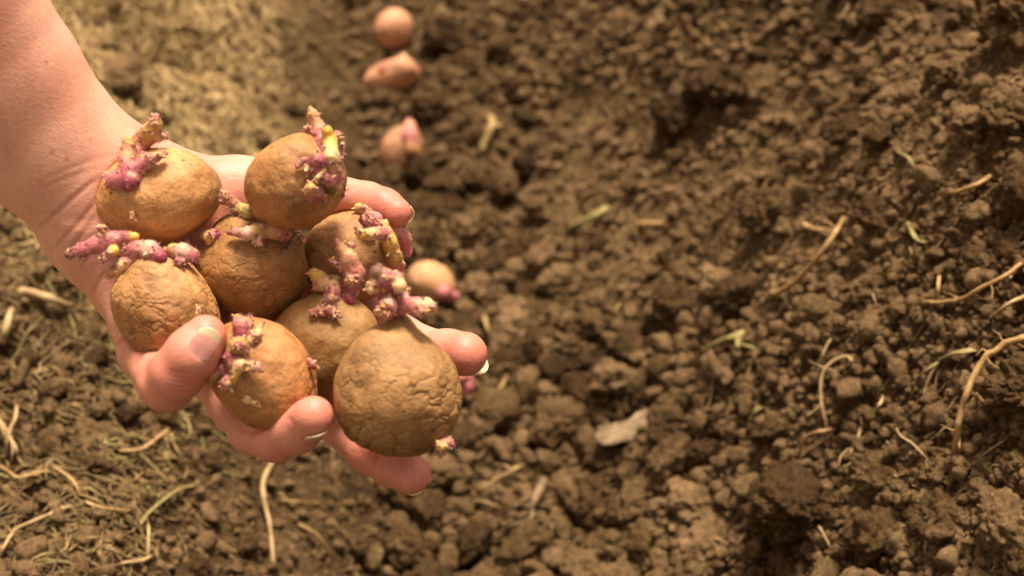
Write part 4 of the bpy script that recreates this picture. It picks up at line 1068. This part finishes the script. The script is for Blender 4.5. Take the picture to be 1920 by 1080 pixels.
# skin colour: paler forearm, redder fingertips, thumb and creases
arm_c = np.array([.66, .36, .25]); red_c = np.array([.55, .148, .100]); palm_c = np.array([.59, .262, .188])
C = np.repeat(arm_c[None], len(HV), 0)
def blend(w, col):
    global C
    C = C * (1 - w[:, None]) + np.asarray(col) * w[:, None]
blend(sstep(120, 330, hu + 0.35 * (hv - 300)) * 0.9, palm_c)
for (u, v, d, s) in ((350, 690, .532, 75), (395, 615, .53, 40), (598, 770, .533, 45), (540, 820, .55, 55), (780, 890, .564, 48), (700, 855, .575, 60), (882, 664, .578, 46), (735, 396, .588, 60)):
    q = ((HV - P3(u, v, d)) ** 2).sum(1); blend(0.75 * np.exp(-q / (s * d / F) ** 2), red_c)
blend(0.35 * sstep(-0.1, 0.5, fbm3(HV[:, 0] * 40, HV[:, 1] * 40, HV[:, 2] * 40, 3, 2)), red_c * [1.05, 1.25, 1.2])
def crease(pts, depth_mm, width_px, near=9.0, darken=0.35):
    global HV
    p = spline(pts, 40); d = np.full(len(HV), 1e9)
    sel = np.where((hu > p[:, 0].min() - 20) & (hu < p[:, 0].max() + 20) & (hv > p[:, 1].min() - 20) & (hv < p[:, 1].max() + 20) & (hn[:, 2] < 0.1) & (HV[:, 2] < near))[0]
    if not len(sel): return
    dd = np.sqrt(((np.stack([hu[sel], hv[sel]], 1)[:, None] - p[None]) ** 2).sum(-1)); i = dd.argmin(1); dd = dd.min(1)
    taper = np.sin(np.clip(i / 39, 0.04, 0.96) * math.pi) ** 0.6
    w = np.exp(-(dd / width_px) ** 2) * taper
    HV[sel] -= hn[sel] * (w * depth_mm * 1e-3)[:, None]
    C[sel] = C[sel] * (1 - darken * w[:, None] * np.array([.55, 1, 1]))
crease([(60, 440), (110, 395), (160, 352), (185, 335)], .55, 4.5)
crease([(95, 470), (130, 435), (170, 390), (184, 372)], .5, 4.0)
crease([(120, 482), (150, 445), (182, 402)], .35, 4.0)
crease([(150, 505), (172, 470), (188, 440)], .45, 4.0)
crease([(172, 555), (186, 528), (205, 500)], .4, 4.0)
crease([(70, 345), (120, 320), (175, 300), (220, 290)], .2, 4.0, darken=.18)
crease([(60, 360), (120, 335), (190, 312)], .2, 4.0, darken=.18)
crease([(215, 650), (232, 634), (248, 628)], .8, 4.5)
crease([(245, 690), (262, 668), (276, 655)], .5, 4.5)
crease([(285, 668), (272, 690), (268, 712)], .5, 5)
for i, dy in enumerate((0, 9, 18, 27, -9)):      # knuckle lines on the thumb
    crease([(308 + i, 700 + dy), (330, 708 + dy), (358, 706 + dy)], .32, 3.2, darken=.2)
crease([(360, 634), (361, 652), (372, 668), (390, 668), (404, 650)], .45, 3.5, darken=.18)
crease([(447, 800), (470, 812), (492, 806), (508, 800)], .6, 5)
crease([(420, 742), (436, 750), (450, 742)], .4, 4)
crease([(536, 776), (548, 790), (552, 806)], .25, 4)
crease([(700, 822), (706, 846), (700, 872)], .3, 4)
crease([(640, 790), (665, 820), (680, 850)], .4, 4)
for (u, v, s) in ((125, 299, 5), (98, 283, 5), (87, 116, 4), (170, 262, 3)):        # small moles
    w = np.exp(-((hu - u) ** 2 + (hv - v) ** 2) / s ** 2) * (hn[:, 2] < 0); C = C * (1 - w[:, None] * np.array([.25, .5, .5]))
h0 = c2w(P3(200, 400, .59))
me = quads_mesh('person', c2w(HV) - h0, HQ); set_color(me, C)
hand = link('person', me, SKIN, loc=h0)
tag(hand, 'bare forearm and open palm-up hand holding a pile of sprouting potatoes over the furrow', 'person')
ss = hand.modifiers.new('smooth', 'SUBSURF'); ss.levels = 1; ss.render_levels = 1

def nail(root, tip_dir, normal, width, length, r, free=0.22, overhang=0.0):
    """root: centre of the nail's base on the finger axis (camera axes); r: finger radius there"""
    t = np.array(tip_dir, float); t /= np.linalg.norm(t); n = np.array(normal, float); n -= t * n.dot(t); n /= np.linalg.norm(n); s = np.cross(t, n)
    A, B = 25, 21; V, C = [], []
    for i in range(A):
        l = i / (A - 1)
        for j in range(B):
            x = (j / (B - 1) * 2 - 1)
            ll = length * (l * (1.0 - 0.20 * x * x) + (1 - l) * (0.10 * (1 - x * x) * -1 + 0.06 * x * x))
            ang = x * width / 2 / (r * 0.92)
            rr = r * (1.0 + 0.02 * math.sin(l * math.pi)) - 0.0006 * (1 - l) * (1 - abs(x)) - 0.16 * r * max(0, l - .45) ** 1.4
            V.append(root + t * ll + s * math.sin(ang) * rr + n * (math.cos(ang) * rr + 0.00025))
            f = float(sstep(1 - free - .05 + .04 * x * x, 1 - free + .02, np.array(l))); lun = float(1 - sstep(.05, .22, np.array(l)))
            bed = np.array([.60, .27, .22]) * (1 - .35 * lun) + np.array([.66, .40, .34]) * .35 * lun
            C.append(bed * (1 - f) + np.array([.56, .41, .25]) * f)
    V = np.array(V)
    Qd = [(i * B + j, i * B + j + 1, (i + 1) * B + j + 1, (i + 1) * B + j) for i in range(A - 1) for j in range(B - 1)]
    me = quads_mesh('fingernail', c2w(V) - h0, np.array(Qd)); set_color(me, C)
    o = link('fingernail', me, NAIL, hand)
    so_ = o.modifiers.new('thickness', 'SOLIDIFY'); so_.thickness = 0.0006; so_.offset = 0
    return o
nail(P3(367, 659, .530), (.54, .80, .04), (.34, -.02, -1), .0088, .0116, 49 * .53 / F, free=.24)
nail(P3(566, 797, .5405), (.40, .34, -.86), (.40, -.88, -.05), .0105, .0140, 41 * .535 / F, free=.20)
nail(P3(738, 872, .570), (.86, -.46, -.16), (-.12, -.62, .78), .0100, .0142, 38 * .566 / F, free=.30)
nail(P3(846, 661, .587), (.93, -.08, -.22), (.18, -.62, .75), .0105, .0146, 41 * .582 / F, free=.30)
nail(P3(718, 388, .593), (.90, -.42, -.12), (.20, .12, .96), .0092, .0126, 29 * .59 / F, free=.32)

# ------------------------------------------------------------------ seed potatoes lying in the furrow
def seed_potato(u, v, a, b, ang, label, base, lumps=(), seed=0, sprouts=()):
    w, t = hit([u], [v + b * 0.6]); d = t[0] - 0.028
    P = Pot(u, v, d, a, b, (a + b) / 2, ang)
    V, nrm = potato_body(ico(5)[0], P, lumps, seed, 0.05)
    o0 = c2w(P.C)
    o = link('seed_potato', quads_mesh('seed_potato', c2w(V + P.C) - o0, ico(5)[1]), potato_material('seed_potato_skin', base, seed, .3, pale=True), loc=o0)
    tag(o, label, 'potato', 'seed potatoes lying in the furrow')
    for j, chs in enumerate(sprouts): sprout(P, o, o0, chs, nubs=16, seed=seed + j, fuzz=0, res=0.0006)
    return o
SB = (.52, .27, .13)
seed_potato(738, 55, 40, 37, 60, 'farthest round pinkish seed potato lying alone at the end of the furrow', (.56, .27, .15), seed=71)
seed_potato(735, 146, 54, 32, 12, 'lopsided seed potato with a raised shoulder, second from the far end', (.58, .27, .145), [(755, 122, 7, 11), (700, 150, -1, 8)], 72,
            [[[(716, 132, 1, 7, 'M'), (722, 124, 3, 6, 'P')]], [[(752, 118, 1, 10, 'K'), (757, 104, 3, 6, 'K')]]])
seed_potato(754, 281, 46, 40, 60, 'seed potato with a pink sprout standing on top, third from the far end', (.48, .24, .125), [(765, 248, 4, 8)], 73,
            [[[(770, 278, 1, 13, 'K'), (768, 255, 2, 16, 'P'), (768, 240, 2, 14, 'K'), (767, 230, 3, 9, 'P')]], [[(778, 280, 2, 10, 'T'), (784, 300, 3, 10, 'P'), (793, 306, 3, 6, 'P')]]])
seed_potato(808, 532, 49, 41, -25, 'tan seed potato with a pink tip, partly behind the pile of held potatoes', SB, [], 74,
            [[[(832, 548, 3, 15, 'P'), (846, 558, 3, 12, 'P'), (857, 553, 3, 7, 'P')]]])
seed_potato(838, 728, 38, 42, 80, 'seed potato almost hidden behind the largest held potato, its pink sprout showing', SB, [], 75,
            [[[(862, 708, 3, 14, 'P'), (876, 705, 4, 12, 'P'), (878, 728, 4, 11, 'M'), (874, 742, 3, 7, 'B')]]])
